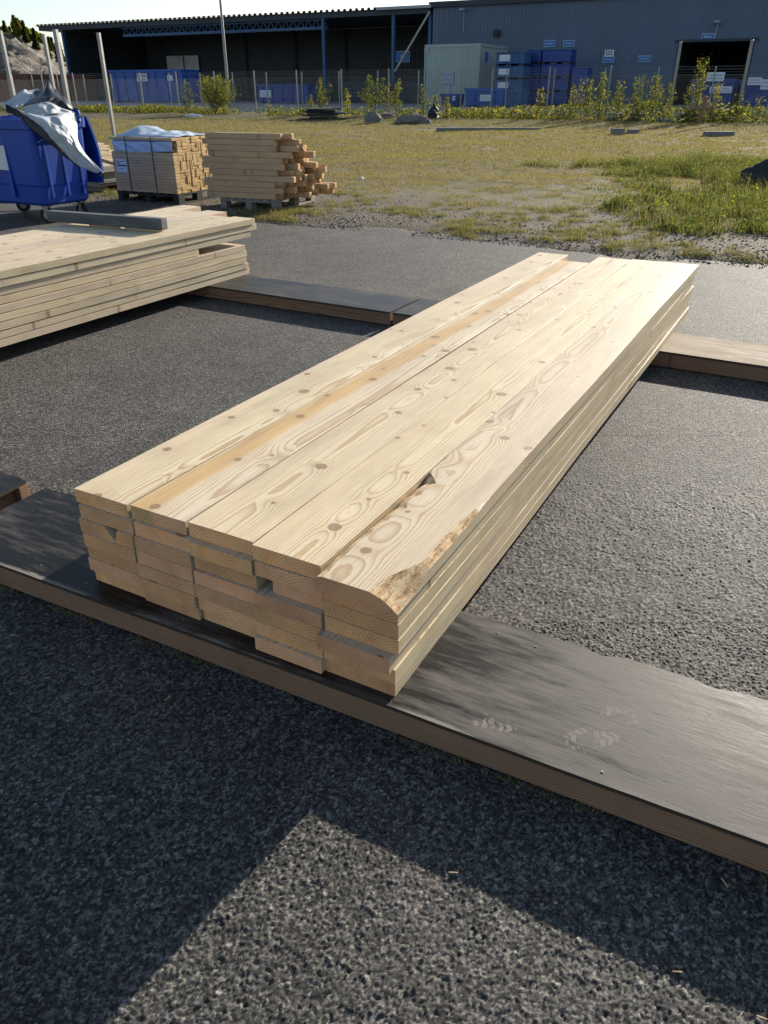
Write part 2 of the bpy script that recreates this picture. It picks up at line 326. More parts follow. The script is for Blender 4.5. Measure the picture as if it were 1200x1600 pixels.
def mat_field():
    m, nt = mat('field_soil'); tc = objc(nt)
    sx = nd(nt, 'SeparateXYZ', {0: tc}, None)
    e = M_(nt, 'ADD', M_(nt, 'MULTIPLY_ADD', sx.outputs[0], .488, M_(nt, 'MULTIPLY', sx.outputs[1], .873)), -8.5)
    n1 = noise(nt, tc, .45, 6, .65); n2 = noise(nt, tc, 3.2, 6, .7); n3 = noise(nt, tc, 40, 4, .7)
    v = nd(nt, 'TexVoronoi', {'Vector': tc, 'Scale': 38.0}, None)
    vc = nd(nt, 'SeparateXYZ', {0: v.outputs[1]}, None)
    grav = mix(nt, mapr(nt, vc.outputs[0], .3, 1, 0, 1, False), (.095, .076, .055), (.21, .172, .13))
    grav = mix(nt, mapr(nt, n2, .45, .65, 0, .65), grav, (.10, .08, .05))
    dry = mix(nt, mapr(nt, n2, .35, .65), (.14, .115, .055), (.21, .165, .09))
    dry = mix(nt, mapr(nt, n3, .4, .65, 0, .7), dry, (.06, .065, .022))
    gm = M_(nt, 'ADD', mapr(nt, e, .1, 4.5, .08, .66, False), M_(nt, 'MULTIPLY', M_(nt, 'SUBTRACT', n1, .5), 1.7))
    gm = M_(nt, 'ADD', gm, M_(nt, 'MULTIPLY', M_(nt, 'SUBTRACT', n2, .5), .9))
    col = mix(nt, mapr(nt, gm, .2, .62), grav, dry)
    s = M_(nt, 'ADD', M_(nt, 'MULTIPLY_ADD', sx.outputs[0], .469, M_(nt, 'MULTIPLY', sx.outputs[1], .883)), -43.27)
    col = mix(nt, mapr(nt, s, 3, 3.6), col, mix(nt, n2, (.12, .115, .11), (.2, .19, .18)))
    h = M_(nt, 'ADD', M_(nt, 'MULTIPLY', n3, .6), M_(nt, 'MULTIPLY', M_(nt, 'SUBTRACT', 1, v.outputs[0]), .6))
    principled(nt, col, .9, bump(nt, h, .03), .2)
    return m
M['field'] = mat_field()
M['road'] = plain('pale_road_asphalt', (.26, .25, .245), .75, .25, 1.2, spec=.3, bmp=.004)

def mat_leaf(name, trans=.5, rough=.5):
    m, nt = mat(name)
    c = nd(nt, 'Attribute', None, 0, attribute_name='Col')
    p = nd(nt, 'BsdfPrincipled', {'Base Color': c, 'Roughness': .75, 'Specular IOR Level': .15}, None)
    t = nd(nt, 'BsdfTranslucent', {'Color': VM(nt, 'MULTIPLY', c, (1.25, 1.25, .8))})
    ms = nd(nt, 'MixShader', {0: trans}, None); nt.links.new(p.outputs[0], ms.inputs[1]); nt.links.new(t, ms.inputs[2])
    o = nd(nt, 'OutputMaterial', None, None); nt.links.new(ms.outputs[0], o.inputs[0])
    return m
M['leaf'] = mat_leaf('foliage'); M['grass'] = mat_leaf('grass_blades', .4, .6)
M['stem'] = plain('sapling_bark', (.11, .085, .06), .9, .3, 20)
M['blue'] = plain('blue_plastic', (.003, .055, .36), .38, .18, 3, spec=.5, bmp=.002, dirt=(.05, .065, .13), dirt_amt=.12)
M['blue_skip'] = plain('blue_steel_paint', (.010, .085, .36), .45, .25, 1.2, dirt=(.05, .06, .1), dirt_amt=.15)
M['blue_crate'] = plain('blue_crate_plastic', (.012, .045, .25), .4, .3, 1.5)
M['blue_dull'] = plain('faded_blue_steel', (.035, .105, .24), .55, .35, 1.5, dirt=(.1, .06, .04), dirt_amt=.15)
M['rubber'] = plain('wheel_rubber', (.012, .012, .013), .7, .3, 20)
M['galv'] = plain('galvanised_steel', (.27, .262, .245), .42, .25, 5, spec=.5, metal=.5)
M['tarp_grey'] = plain('grey_tarpaulin', (.42, .46, .50), .58, .18, 2.5, spec=.55, bmp=.006)
M['tarp_black'] = plain('black_tarpaulin', (.014, .015, .02), .4, .3, 4, bmp=.004)
M['tarp_blue'] = plain('pale_blue_tarpaulin', (.46, .54, .63), .36, .15, 3, spec=.5, bmp=.004)
M['strap'] = plain('green_strap', (.02, .05, .045), .5, .2, 10)
M['white'] = plain('white_sign', (.66, .68, .72), .5, .12, 3)
M['ink'] = plain('dark_ink', (.02, .025, .06), .6, .1)
M['red_ink'] = plain('faded_red_ink', (.32, .22, .22), .6, .1)
M['sign_blue'] = plain('blue_sign', (.05, .16, .42), .5, .12, 3)
M['sign_frame'] = plain('pale_sign_edge', (.33, .42, .55), .5, .1)
M['clad'] = plain('slate_blue_cladding', (.095, .135, .20), .5, .16, .35, spec=.4, stretch=(1, 1, .3))
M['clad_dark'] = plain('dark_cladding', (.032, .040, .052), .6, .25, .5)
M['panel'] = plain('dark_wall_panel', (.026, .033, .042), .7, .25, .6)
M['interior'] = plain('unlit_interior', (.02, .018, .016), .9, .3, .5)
M['steel_blue'] = plain('blue_steel_frame', (.03, .095, .20), .5, .2, 1)
M['door_grey'] = plain('grey_door_sheet', (.62, .63, .63), .6, .25, 1, dirt=(.08, .07, .06), dirt_amt=.2)
M['roof'] = plain('roof_sheet', (.11, .115, .12), .5, .2, .6)
M['roof_trim'] = plain('pale_roof_trim', (.34, .36, .38), .45, .15, 1)
M['office'] = plain('pale_green_container', (.34, .40, .38), .55, .16, .8, dirt=(.18, .15, .1), dirt_amt=.14, stretch=(1, 1, .3))
M['rust'] = plain('rusty_steel', (.10, .055, .03), .8, .5, 3)
M['redbox'] = plain('red_brown_container', (.16, .036, .022), .6, .3, .5)
M['concrete'] = plain('concrete', (.20, .195, .185), .85, .25, 3, bmp=.004)
M['stone'] = plain('field_stone', (.19, .175, .155), .85, .45, 25, bmp=.002)
M['rock'] = plain('rocky_slope', (.19, .165, .14), .9, .7, .9, bmp=.6, dirt=(.085, .08, .03), dirt_amt=.6)
M['sack'] = plain('old_grey_sacking', (.18, .165, .15), .8, .3, 6, bmp=.01)
M['chrome'] = plain('screw_zinc', (.2, .2, .2), .5, .3, 50, metal=.6)
M['litter'] = plain('white_litter', (.75, .75, .74), .5, .1, 5)
M['pile_dark'] = plain('dark_sheets', (.02, .022, .026), .5, .4, 5)
M['wire'] = plain('fence_wire', (.22, .23, .23), .5, .1)
M['moss'] = plain('moss', (.06, .075, .02), .95, .4, 40)

# ------------------------------------------------------------------ helpers: meshes and objects
class MB:
    def __init__(s): s.v = []; s.f = []; s.m = []
    def add(s, vs, fs, mi=0, T=None):
        o = len(s.v)
        s.v += [tuple(T @ Vector(p)) for p in vs] if T is not None else [tuple(p) for p in vs]
        s.f += [tuple(i + o for i in f) for f in fs]; s.m += [mi] * len(fs) if isinstance(mi, int) else mi
        return s
    def box(s, x0, x1, y0, y1, z0, z1, mi=0, T=None, c=0.0):
        if c <= 0:
            return s.add([(x, y, z) for z in (z0, z1) for y in (y0, y1) for x in (x0, x1)],
                         [(0, 2, 3, 1), (4, 5, 7, 6), (0, 1, 5, 4), (2, 6, 7, 3), (0, 4, 6, 2), (1, 3, 7, 5)], mi, T)
        V = []; idx = {}
        X, Y, Z = (x0, x1), (y0, y1), (z0, z1)
        for i in (0, 1):
            for j in (0, 1):
                for k in (0, 1):
                    sx, sy, sz = (c, -c)[i], (c, -c)[j], (c, -c)[k]
                    for a in range(3):
                        p = [X[i] + sx, Y[j] + sy, Z[k] + sz]; p[a] = (X[i], Y[j], Z[k])[a]
                        idx[i, j, k, a] = len(V); V.append(tuple(p))
        F = []
        def q(*l): F.append(tuple(idx[t] for t in l))
        for a in range(3):
            b, cc = (a + 1) % 3, (a + 2) % 3
            for e in (0, 1):
                l = []
                for (m_, n_) in ((0, 0), (1, 0), (1, 1), (0, 1)):
                    t = [0, 0, 0]; t[a] = e; t[b] = m_; t[cc] = n_; l.append((*t, a))
                q(*(l if e else l[::-1]))
            for m_ in (0, 1):
                for n_ in (0, 1):
                    t0 = [0, 0, 0]; t1 = [0, 0, 0]; t0[a] = 0; t1[a] = 1; t0[b] = t1[b] = m_; t0[cc] = t1[cc] = n_
                    l = [(*t0, b), (*t1, b), (*t1, cc), (*t0, cc)]
                    q(*(l if m_ != n_ else l[::-1]))
        for i in (0, 1):
            for j in (0, 1):
                for k in (0, 1):
                    l = [(i, j, k, 0), (i, j, k, 1), (i, j, k, 2)]
                    q(*(l if (i + j + k) % 2 else l[::-1]))
        return s.add(V, F, mi, T)
    def tube(s, p0, p1, r0, r1=None, n=8, mi=0, caps=True):
        p0, p1 = Vector(p0), Vector(p1); r1 = r0 if r1 is None else r1
        q = (p1 - p0).to_track_quat('Z', 'Y').to_matrix()
        V = []
        for p, r in ((p0, r0), (p1, r1)):
            V += [p + q @ Vector((math.cos(2 * math.pi * i / n) * r, math.sin(2 * math.pi * i / n) * r, 0)) for i in range(n)]
        F = [(i, (i + 1) % n, n + (i + 1) % n, n + i) for i in range(n)]
        if caps: F += [tuple(range(n - 1, -1, -1)), tuple(range(n, 2 * n))]
        return s.add(V, F, mi)
    def bar(s, p0, p1, a, b=None, mi=0):                      # square bar between two points
        p0, p1 = Vector(p0), Vector(p1); b = a if b is None else b
        q = (p1 - p0).to_track_quat('Z', 'Y').to_matrix(); L = (p1 - p0).length
        T = Matrix.Translation(p0) @ q.to_4x4()
        return s.box(-a / 2, a / 2, -b / 2, b / 2, 0, L, mi, T)
    def mesh(s, name, mats):
        me = bpy.data.meshes.new(name); me.from_pydata([tuple(p) for p in s.v], [], s.f)
        for m in (mats if isinstance(mats, (list, tuple)) else [mats]): me.materials.append(m)
        me.polygons.foreach_set('material_index', s.m); me.update()
        return me
    def build(s, name, mats, parent=None, loc=None, rz=0.0, smooth=False, seed=None):
        return link(name, s.mesh(name, mats), parent, loc, rz, smooth, seed)
def link(name, me, parent=None, loc=None, rz=0.0, smooth=False, seed=None):
    o = bpy.data.objects.new(name, me); C.objects.link(o)
    if parent is not None: o.parent = parent
    if loc is not None: o.location = loc
    o.rotation_euler = (0, 0, rz)
    if smooth and me is not None: me.polygons.foreach_set('use_smooth', [True] * len(me.polygons))
    o['seed'] = float(seed if seed is not None else random.random() * 10); o['heart'] = -9.0
    return o
def empty(name, loc=(0, 0, 0), rz=0.0):
    o = bpy.data.objects.new(name, None); C.objects.link(o); o.location = loc; o.rotation_euler = (0, 0, rz); o.empty_display_size = .2
    return o
def tag(o, label, cat, group=None):
    o['label'] = label; o['category'] = cat
    if group: o['group'] = group
    return o
def kind(o, k, label=None):
    o['kind'] = k
    if label: o['label'] = label
    return o
def npmesh(name, V, F, mats, cols=None, attrs=None, smooth=False):
    """fast mesh from numpy: V (n,3), F (m,k) with k = 3 or 4; cols per vertex"""
    V = np.ascontiguousarray(V, np.float32); F = np.ascontiguousarray(F, np.int32)
    me = bpy.data.meshes.new(name); k = F.shape[1]
    me.vertices.add(len(V)); me.vertices.foreach_set('co', V.ravel())
    me.loops.add(F.size); me.loops.foreach_set('vertex_index', F.ravel())
    me.polygons.add(len(F)); me.polygons.foreach_set('loop_start', np.arange(0, F.size, k, dtype=np.int32))
    me.polygons.foreach_set('loop_total', np.full(len(F), k, np.int32))
    if smooth: me.polygons.foreach_set('use_smooth', np.ones(len(F), bool))
    for m in (mats if isinstance(mats, (list, tuple)) else [mats]): me.materials.append(m)
    if cols is not None:
        a = me.color_attributes.new('Col', 'FLOAT_COLOR', 'POINT')
        a.data.foreach_set('color', np.concatenate([cols, np.ones((len(cols), 1))], 1).astype(np.float32).ravel())
    for kx, vv in (attrs or {}).items():
        a = me.attributes.new(kx, 'FLOAT', 'POINT'); a.data.foreach_set('value', vv.astype(np.float32).ravel())
    me.update(calc_edges=True); me.validate()
    return me
def text(name, s, size, m, parent, loc, rot=(R(90), 0, 0), stretch=1.0):
    cu = bpy.data.curves.new(name, 'FONT'); cu.body = s; cu.size = size; cu.align_x = 'CENTER'; cu.align_y = 'CENTER'; cu.extrude = .004; cu.offset = size * .012
    t = bpy.data.objects.new(name, cu); C.objects.link(t)
    bpy.context.view_layer.update()
    me = bpy.data.meshes.new_from_object(t.evaluated_get(bpy.context.evaluated_depsgraph_get()))
    bpy.data.objects.remove(t)
    me.materials.clear(); me.materials.append(m)
    o = link(name, me, parent); o.location = loc; o.rotation_euler = rot; o.scale = (stretch, 1, 1)
    return o
def ordinal(i): return ['first', 'second', 'third', 'fourth', 'fifth', 'sixth', 'seventh', 'eighth', 'ninth', 'tenth', 'eleventh', 'twelfth', 'thirteenth', 'fourteenth'][i]

# ================================================================== THE GROUND
def grid(xs, ys):
    X, Y = np.meshgrid(xs, ys); n, m_ = len(ys), len(xs)
    I = np.arange(n * m_).reshape(n, m_)
    F = np.stack([I[:-1, :-1], I[:-1, 1:], I[1:, 1:], I[1:, :-1]], -1).reshape(-1, 4)
    return X.ravel(), Y.ravel(), F
# field: one sheet to the horizon, finer close by
xs = np.unique(np.concatenate([np.linspace(-400, -40, 30), np.arange(-40, -8, 1.0), np.arange(-8, 9, .16), np.arange(9, 40, 1.0), np.linspace(40, 400, 30)]))
ys = np.unique(np.concatenate([np.linspace(-60, 5, 12), np.arange(5, 16, .14), np.arange(16, 50, .5), np.arange(50, 110, 2.0), np.linspace(110, 700, 40)]))
X, Y, F = grid(xs, ys)
gz = zt(X, Y)
kind(link('ground', npmesh('ground', np.stack([X, Y, gz], 1), F, M['field'], smooth=True)), 'structure', 'dry grass and gravel field behind the asphalt yard')

# asphalt yard: stone chips as relief close to the camera, material further off
def cells(x, y, size, k):
    """chips: returns height 0..1 and a random value per chip"""
    gx, gy = x / size, y / size; ix, iy = np.floor(gx), np.floor(gy)
    best = np.full(x.shape, 9.0); sec = np.full(x.shape, 9.0); rid = np.zeros(x.shape); rz_ = np.zeros(x.shape); tl = np.zeros(x.shape)
    for dx in (-1, 0, 1):
        for dy in (-1, 0, 1):
            cx, cy = ix + dx, iy + dy
            px = cx + .5 + (hash2(cx, cy, k) - .5) * .95; py = cy + .5 + (hash2(cx, cy, k + 1) - .5) * .95
            d = np.hypot(gx - px, gy - py)
            nearer = d < best
            sec = np.where(nearer, best, np.minimum(sec, d))
            rid = np.where(nearer, hash2(cx, cy, k + 2), rid); rz_ = np.where(nearer, hash2(cx, cy, k + 3), rz_)
            tl = np.where(nearer, (gx - px) * (hash2(cx, cy, k + 4) - .5) + (gy - py) * (hash2(cx, cy, k + 5) - .5), tl)
            best = np.where(nearer, d, best)
    edge = np.clip((sec - best) * 3.4, 0, 1)
    return edge ** .7 * (1 + 2.6 * tl), rid, rz_
def asphalt_patch(x0, x1, y0, y1, st):
    X, Y, F = grid(np.arange(x0, x1 + st * .5, st), np.arange(y0, y1 + st * .5, st))
    jx = X + (rng.random(len(X)) - .5) * st * .5; jy = Y + (rng.random(len(X)) - .5) * st * .5
    wx = jx + (fnoise(jx * 90, jy * 90, 21, 2) - .5) * .008; wy = jy + (fnoise(jx * 90, jy * 90, 22, 2) - .5) * .008
    h1, c1, t1 = cells(wx, wy, .0082, 1); h2, c2, t2 = cells(wx, wy, .0050, 9)
    Z = h1 * (.3 + .7 * t1 ** 1.5) * .0034 + h2 * t2 * .0016 + (fnoise(X * 9, Y * 9, 5) - .5) * .004 - .004
    nr = 1 - sm(2.7, 3.5, Y) * 1.0
    nr = nr * (1 - sm(1.7, 2.3, np.abs(X)) * (Y > 2.0))
    Z = (Z + .0025) * nr - .0025 + (fnoise(X * 1.2, Y * 1.2, 8) - .5) * .008 * (1 - nr)
    return np.stack([jx, jy, Z], 1), F, np.where(t1 > .45, c1, c2), nr
parts = []; off = 0
for a in ((-1.15, 1.35, .62, 1.98, .0031), (-2.3, 2.3, 1.98, 3.5, .0047), (-1.75, -1.15, .62, 1.98, .006), (1.35, 1.9, .62, 1.98, .006)):
    V_, F_, c_, n_ = asphalt_patch(*a); parts.append((V_, F_ + off, c_, n_)); off += len(V_)
# coarser surround and the far yard up to a ragged edge
def far_patch(xs, ys, ragged=False):
    X, Y, F = grid(xs, ys); Z = np.full(len(X), -.0025) + (fnoise(X * 1.2, Y * 1.2, 8) - .5) * .008
    return np.stack([X, Y, Z], 1), F
for xs_, ys_ in ((np.linspace(-14, -1.75, 30), np.linspace(-3, 1.98, 24)), (np.linspace(1.9, 14, 30), np.linspace(-3, 1.98, 24)), (np.linspace(-1.75, 1.9, 16), np.linspace(-3, .62, 16)),
                 (np.linspace(-14, -2.3, 30), np.linspace(1.98, 3.5, 12)), (np.linspace(2.3, 14, 30), np.linspace(1.98, 3.5, 12))):
    V_, F_ = far_patch(xs_, ys_); parts.append((V_, F_ + off, np.zeros(len(V_)), np.zeros(len(V_)))); off += len(V_)
X, Y, F = grid(np.arange(-14, 14.01, .07), np.arange(3.5, 17, .07))
e = edge_e(X, Y)
keep = (e[F] < .12).all(1)
Z = -.0025 + (fnoise(X * 1.2, Y * 1.2, 8) - .5) * .008 - .03 * sm(-.05, .2, e)
parts.append((np.stack([X, Y, Z], 1), F[keep] + off, np.zeros(len(X)), np.zeros(len(X))))
Va = np.concatenate([p[0] for p in parts]); Fa = np.concatenate([p[1] for p in parts])
kind(link('asphalt', npmesh('asphalt', Va, Fa, M['asphalt'], attrs={'chip': np.concatenate([p[2] for p in parts]), 'near': np.concatenate([p[3] for p in parts])})), 'structure', 'coarse grey asphalt of the timber yard')

# pale road beyond the fence
T_ = np.linspace(-140, 120, 80); S_ = np.linspace(3.2, 60, 30)
TT, SS, F = grid(T_, S_)
X = TT * U.x + SS * NN.x; Y = 49 + TT * U.y + SS * NN.y
kind(link('road', npmesh('road', np.stack([X, Y, zt(X, Y) + .02], 1), F, M['road'], smooth=True)), 'structure', 'pale asphalt road and apron beyond the fence')

# ================================================================== TIMBER BEARERS UNDER THE STACKS
BH = .10
def bearer(a, b, width, top, label, name_group, split=0, edge_back=True, side='fascia', jag=0, seed=1):
    """a, b: ends of the front top edge (world xy); a box of side timbers with a plywood lid"""
    a, b = Vector((*a, 0)), Vector((*b, 0)); L = (b - a).length; rz = math.atan2(b.y - a.y, b.x - a.x)
    e = empty('timber_bearer', a, rz); tag(e, label, 'bearer', name_group)
    # lid: outline with slightly torn edges
    rr = random.Random(seed); n = max(8, int(L / .06)); t = .012
    f = [(L * i / n, .0016 * math.sin(i * .21 + seed) + rr.uniform(-.0006, .0006)) for i in range(n + 1)]
    bk = [(L * i / n, width + rr.uniform(-.003, .003) - (rr.random() < .12) * rr.uniform(.004, .016)) for i in range(n + 1)]
    V = [(x, y, BH) for x, y in f] + [(x, y, BH) for x, y in bk]
    V += [(x, y, BH - t) for x, y, z in V]
    m_ = n + 1; Fs = []; mi = []
    for i in range(n):
        Fs += [(i, i + 1, m_ + i + 1, m_ + i), (2 * m_ + i + 1, 2 * m_ + i, 3 * m_ + i, 3 * m_ + i + 1), (i + 1, i, 2 * m_ + i, 2 * m_ + i + 1), (m_ + i, m_ + i + 1, 3 * m_ + i + 1, 3 * m_ + i)]; mi += [0, 0, 1, 1]
    Fs += [(0, m_, 3 * m_, 2 * m_), (m_ - 1, 3 * m_ - 1, 4 * m_ - 1, 2 * m_ - 1)]; mi += [1, 1]
    mb = MB(); mb.add(V, Fs, mi); mb.build('plywood_lid', [top, M['ply_core']], e)
    sd = MB()
    N = max(4, int(L / .25)); P = [(L * i / N, math.sin(i * 1.3 + seed) * .0025) for i in range(N + 1)]
    for i in range(N):                                       # front timber, very slightly bowed
        (x0, d0), (x1, d1) = P[i], P[i + 1]; z0, z1 = .004, BH - t - .0015; y0, y1 = .009, .052
        sd.add([(x0, y0 + d0, z0), (x1, y0 + d1, z0), (x1, y0 + d1, z1), (x0, y0 + d0, z1), (x0, y1, z0), (x1, y1, z0), (x1, y1, z1), (x0, y1, z1)],
               [(0, 1, 2, 3), (5, 4, 7, 6), (3, 2, 6, 7), (1, 0, 4, 5)] + ([(4, 0, 3, 7)] if i == 0 else []) + ([(1, 5, 6, 2)] if i == N - 1 else []))
    sd.build('side_board', M[side], e, seed=seed)
    MB().box(0, L, width - .055, width - .01, .004, BH - t - .0015, c=.002).build('side_board', M[side], e, seed=seed + .7)
    for k in range(max(2, int(L / 1.2))):
        x = .05 + (L - .1) * k / (max(2, int(L / 1.2)) - 1)
        MB().box(x - .022, x + .022, .055, width - .058, .004, BH - t - .002, c=.002).build('cross_piece', M[side], e)
    return e
def screws(e, pts):
    mb = MB()
    mb.tube((0, 0, 0), (0, 0, .0018), .0036, .0028, 10); mb.tube((0, 0, .0018), (0, 0, .0021), .0012, .001, 6)
    me = mb.mesh('screw', M['chrome'])
    for x, y in pts:
        o = link('screw', me, e, (x, y, BH)); 
near_l, near_r = Vector((-1.305, 2.169)), Vector((.82, 1.074))
dn = (near_r - near_l).normalized()
nb = bearer(near_l - dn * .32, near_r + dn * 1.6, .475, M['ply'], 'long bearer with scuffed black plywood lid and brown side board under the near stack', 'plywood bearers on the asphalt', seed=3)
screws(nb, [(.33 + x, y) for x, y in [(.12, .06), (.34, .05), (.75, .045), (1.02, .04), (1.3, .05), (1.62, .42), (1.74, .41), (2.02, .035), (2.5, .36), (.42, .43)]])
dl = Vector((near_l.x, near_l.y)) - dn * .36
nl = bearer((-3.9, 3.42), (dl.x - .045, dl.y + .045), .475, M['ply_left'], 'short black bearer past the gap, left end of the near row', 'plywood bearers on the asphalt', seed=9)
fbL = bearer((-3.9, 7.76), (.040, 5.516), .48, M['ply_far'], 'far black bearer that carries the end of the left plank pile', 'plywood bearers on the asphalt', seed=5)
fbR = bearer((.062, 5.503), (1.30, 4.81), .48, M['ply_far'], 'short glossy bearer piece in the far row, behind the near stack', 'plywood bearers on the asphalt', seed=6)
fbQ = bearer((1.312, 4.803), (4.4, 3.06), .46, M['ply_bare'], 'worn brown bearer reaching right from under the far end of the near stack', 'plywood bearers on the asphalt', seed=7)

# ================================================================== THE NEAR PLANK STACK
def plank_mesh(L, W, T, sd, wane=None, name='plank', mats=None, notch=None):
    rr = random.Random(sd); N = 18 if not wane else 150
    c = .0007; p = [rr.uniform(0, 6.28) for _ in range(5)]; am = [rr.uniform(.001, .0036) for _ in range(3)]
    st = []
    for i in range(N + 1):
        x = L * i / N if not notch else ([0, .3, .7, .74] + [.74 + (L - .74) * q / (N - 3) for q in range(1, N - 2)])[i]; u = x / L
        dy = am[0] * math.sin(u * 3.1 + p[0]) + .001 * math.sin(u * 9 + p[1]); dz = .0
        wv = W / 2 + .0012 * math.sin(u * 14 + p[2]); cup = am[2] * .35 * math.sin(u * 4 + p[3])
        st.append((x, dy, wv, cup))
    V = []; nS = 12
    for x, dy, h, cup in st:
        u = x / L
        sec = [(-h + c, 0), (h - c, 0), (h, c), (h, T - c), (h - c, T), (h * .5, T - cup), (0, T - cup * 1.4), (-h * .5, T - cup), (-h + c, T), (-h, T - c), (-h, T * .5), (-h, c)]
        if notch is not None and notch is not False and x < .72:
            sec[5], sec[6], sec[7] = (notch + .034, T), (notch - .006, T * .06), (notch - .02, T)
        if wane:
            rw = wane(x)                                      # (right wane width, left wane width) in metres
            lo, hi = [], []
            a, b = rw
            yr = -h; yl = h
            sec = [(-h + c, 0), (h - c, 0), (h, c), (h, max(c * 2, T - b * .55)), (h - b * .35 - c * .5, max(c * 3, T - b * .2)), (h - max(b, c * 2), T),
                   (0, T), (-h + max(a, c * 2), T), (-h + a * .55 + c * .6, T - a * .13), (-h + a * .2 + c * .1, T - a * .36), (-h, max(c * 2, T - a * .52)), (-h, c)]
        V += [(x, y + dy, z) for y, z in sec]
    Fs = []; mi = []
    for i in range(N):
        for j in range(nS):
            k = (j + 1) % nS
            Fs.append((i * nS + j, (i + 1) * nS + j, (i + 1) * nS + k, i * nS + k))
            m_ = 0
            if wane:
                xm = (st[i][0] + st[i + 1][0]) / 2; a, b = wane(xm)
                if a > .012 and j in (7, 8, 9): m_ = 2
                if b > .008 and j in (3, 4): m_ = 2
            mi.append(m_)
    Fs += [tuple(range(nS)), tuple(range((N + 1) * nS - 1, N * nS - 1, -1))]; mi += [1, 1]
    mb = MB(); mb.add(V, [f[::-1] for f in Fs], mi)
    return mb.mesh(name, mats or [M['pine'], M['pine_end'], M['bark']])
SA = R(28.606); SO = Vector((.034, 1.527, BH)); SROT = R(90) - SA
Sd, Sl = Vector((math.sin(SA), math.cos(SA), 0)), Vector((-math.cos(SA), math.sin(SA), 0))
PW, PT, PITCHZ = .2215, .0463, .0469
COLN = ['leftmost column', 'second column from left', 'middle column', 'second column from right', 'rightmost column']
LAYN = ['top layer', 'second layer from top', 'third layer from top', 'fourth layer from top', 'fifth layer from top', 'sixth layer from top', 'bottom layer']
# right edge (across, to the left) of each column in the top layer and below; near end offset per plank
topS = [.922, .702, .463, .234, -.008]; topW = [.226, .2165, .233, .2255, .2405]
topT = [.022, .027, .03, .018, -.022]; topL = [4.495, 4.265, 4.53, 4.56, 4.575]
lowS = [.905, .679, .452, .226, 0.0]
offs = [[.020, .012, .004, -.002, .006, .001, .014], [.034, .015, .006, .003, .0, -.004, .006], [.035, .004, .012, .002, -.002, .004, .018], [.03, .012, .02, -.004, -.006, -.01, -.022][:7], [.02, .004, .002, .0, -.03, -.008, -.004]]
toplab = ['pale knotty plank, leftmost of the top layer of the near stack', 'plank with an orange heartwood band, second from left on top of the near stack',
          'pale plank with striped grain, middle of the top layer of the near stack', 'pale wavy-grained plank on top of the near stack, beside the bark-edged plank',
          'bark-edged plank with big knots, rightmost of the top layer of the near stack']
def smst(a, b, x):
    x = max(0, min(1, (x - a) / (b - a))); return x * x * (3 - 2 * x)
def wane5(x):
    n = .5 + .5 * math.sin(x * 23) * math.sin(x * 41 + 1)
    a = (.082 * (1 - smst(.02, .27, x)) + .026 * smst(.16, .28, x) * (1 - smst(.46, .6, x)) * (.55 + .6 * n))
    b = .022 * (1 - smst(.62, .7, x)) * (.75 + .5 * n) + .022 * smst(.3, .42, x) * (1 - smst(.6, .68, x)) * (.5 + n)
    return max(a, .0), max(b, .0)
rs = random.Random(21)
for c in range(5):
    for l in range(7):
        if l == 0: W, s, t, L = topW[c] - .0015, topS[c], topT[c], topL[c] - topT[c]
        else: W, s, t, L = PW + rs.uniform(-.002, .003), lowS[c] + rs.uniform(-.003, .003), offs[c][l], 4.50 + rs.uniform(-.06, .05)
        if c == 4 and l > 0: s = [0, .0, .001, -.001, .008, .003, .0][l]; W = PW + .001
        if c == 3 and l == 2: W = .168; s += .002
        if c == 4 and l == 4: s = .006
        z = (6 - l) * PITCHZ
        sd = 100 + c * 10 + l
        me = plank_mesh(L, W, PT, sd, wane5 if (c == 4 and l == 0) else None, notch=-.03 if (c == 0 and l == 2) else None)
        P = SO + Sd * t + Sl * (s + W / 2) + Vector((0, 0, z))
        o = link('plank', me, None, P, SROT, seed=rs.random() * 10)
        if c == 1 and l == 0: o['heart'] = .055
        if l == 0: tag(o, toplab[c], 'plank', 'planks of the near stack')
        else: tag(o, f'sawn pine plank of the near stack: {COLN[c]}, {LAYN[l]}', 'plank', 'planks of the near stack')

# ================================================================== THE LEFT PLANK PILE
LA = R(29.2); LROT = R(90) - LA
Ld, Ll = Vector((math.sin(LA), math.cos(LA), 0)), Vector((-math.cos(LA), math.sin(LA), 0))
LE = Vector((-1.2, 6.8, BH))                                  # far right bottom corner
LT, LP = .0445, .0497
farend = [.17, .20, .12, -.55, .02, .03, .01, .04, .05]       # how far each layer's edge plank reaches, top first
rs = random.Random(33)
for l in range(9):
    for c in range(5):
        W = .222 + rs.uniform(-.002, .003); ln = 4.5 + rs.uniform(-.03, .03)
        if c == 0: far = farend[l] + 0
        elif l == 0: far = [0, .12, .36, .24, .52][c]
        else: far = rs.uniform(-.05, .03) if l != 3 else -.3
        s = .228 * c + rs.uniform(-.003, .003)
        if c == 0: s = rs.uniform(-.004, .006) + (.018 if l == 2 else 0) + (.012 if l == 3 else 0)
        if l == 0 and c == 0: ln += .15
        me = plank_mesh(ln, W, LT, 400 + l * 7 + c)
        P = LE + Ld * (far - ln) + Ll * (s + W / 2) + Vector((0, 0, (8 - l) * LP))
        o = link('plank', me, None, P, LROT, seed=rs.random() * 10)
        if l == 0: lab = ['long pale plank along the near edge on top of the left pile', 'second plank from the near edge on top of the left pile', 'middle plank on top of the left pile', 'second plank from the far edge on top of the left pile', 'plank at the far edge on top of the left pile'][c]
        elif c == 0: lab = 'plank edge on the left pile side, ' + (f'{ordinal(l)} layer from top' if l < 8 else 'bottom layer') + (', shorter than the rest' if l == 3 else '')
        else: lab = 'pale plank buried inside the left pile behind its edge planks'
        tag(o, lab, 'plank', 'planks of the left pile' if (l == 0 or c == 0) else 'planks hidden inside the left pile')
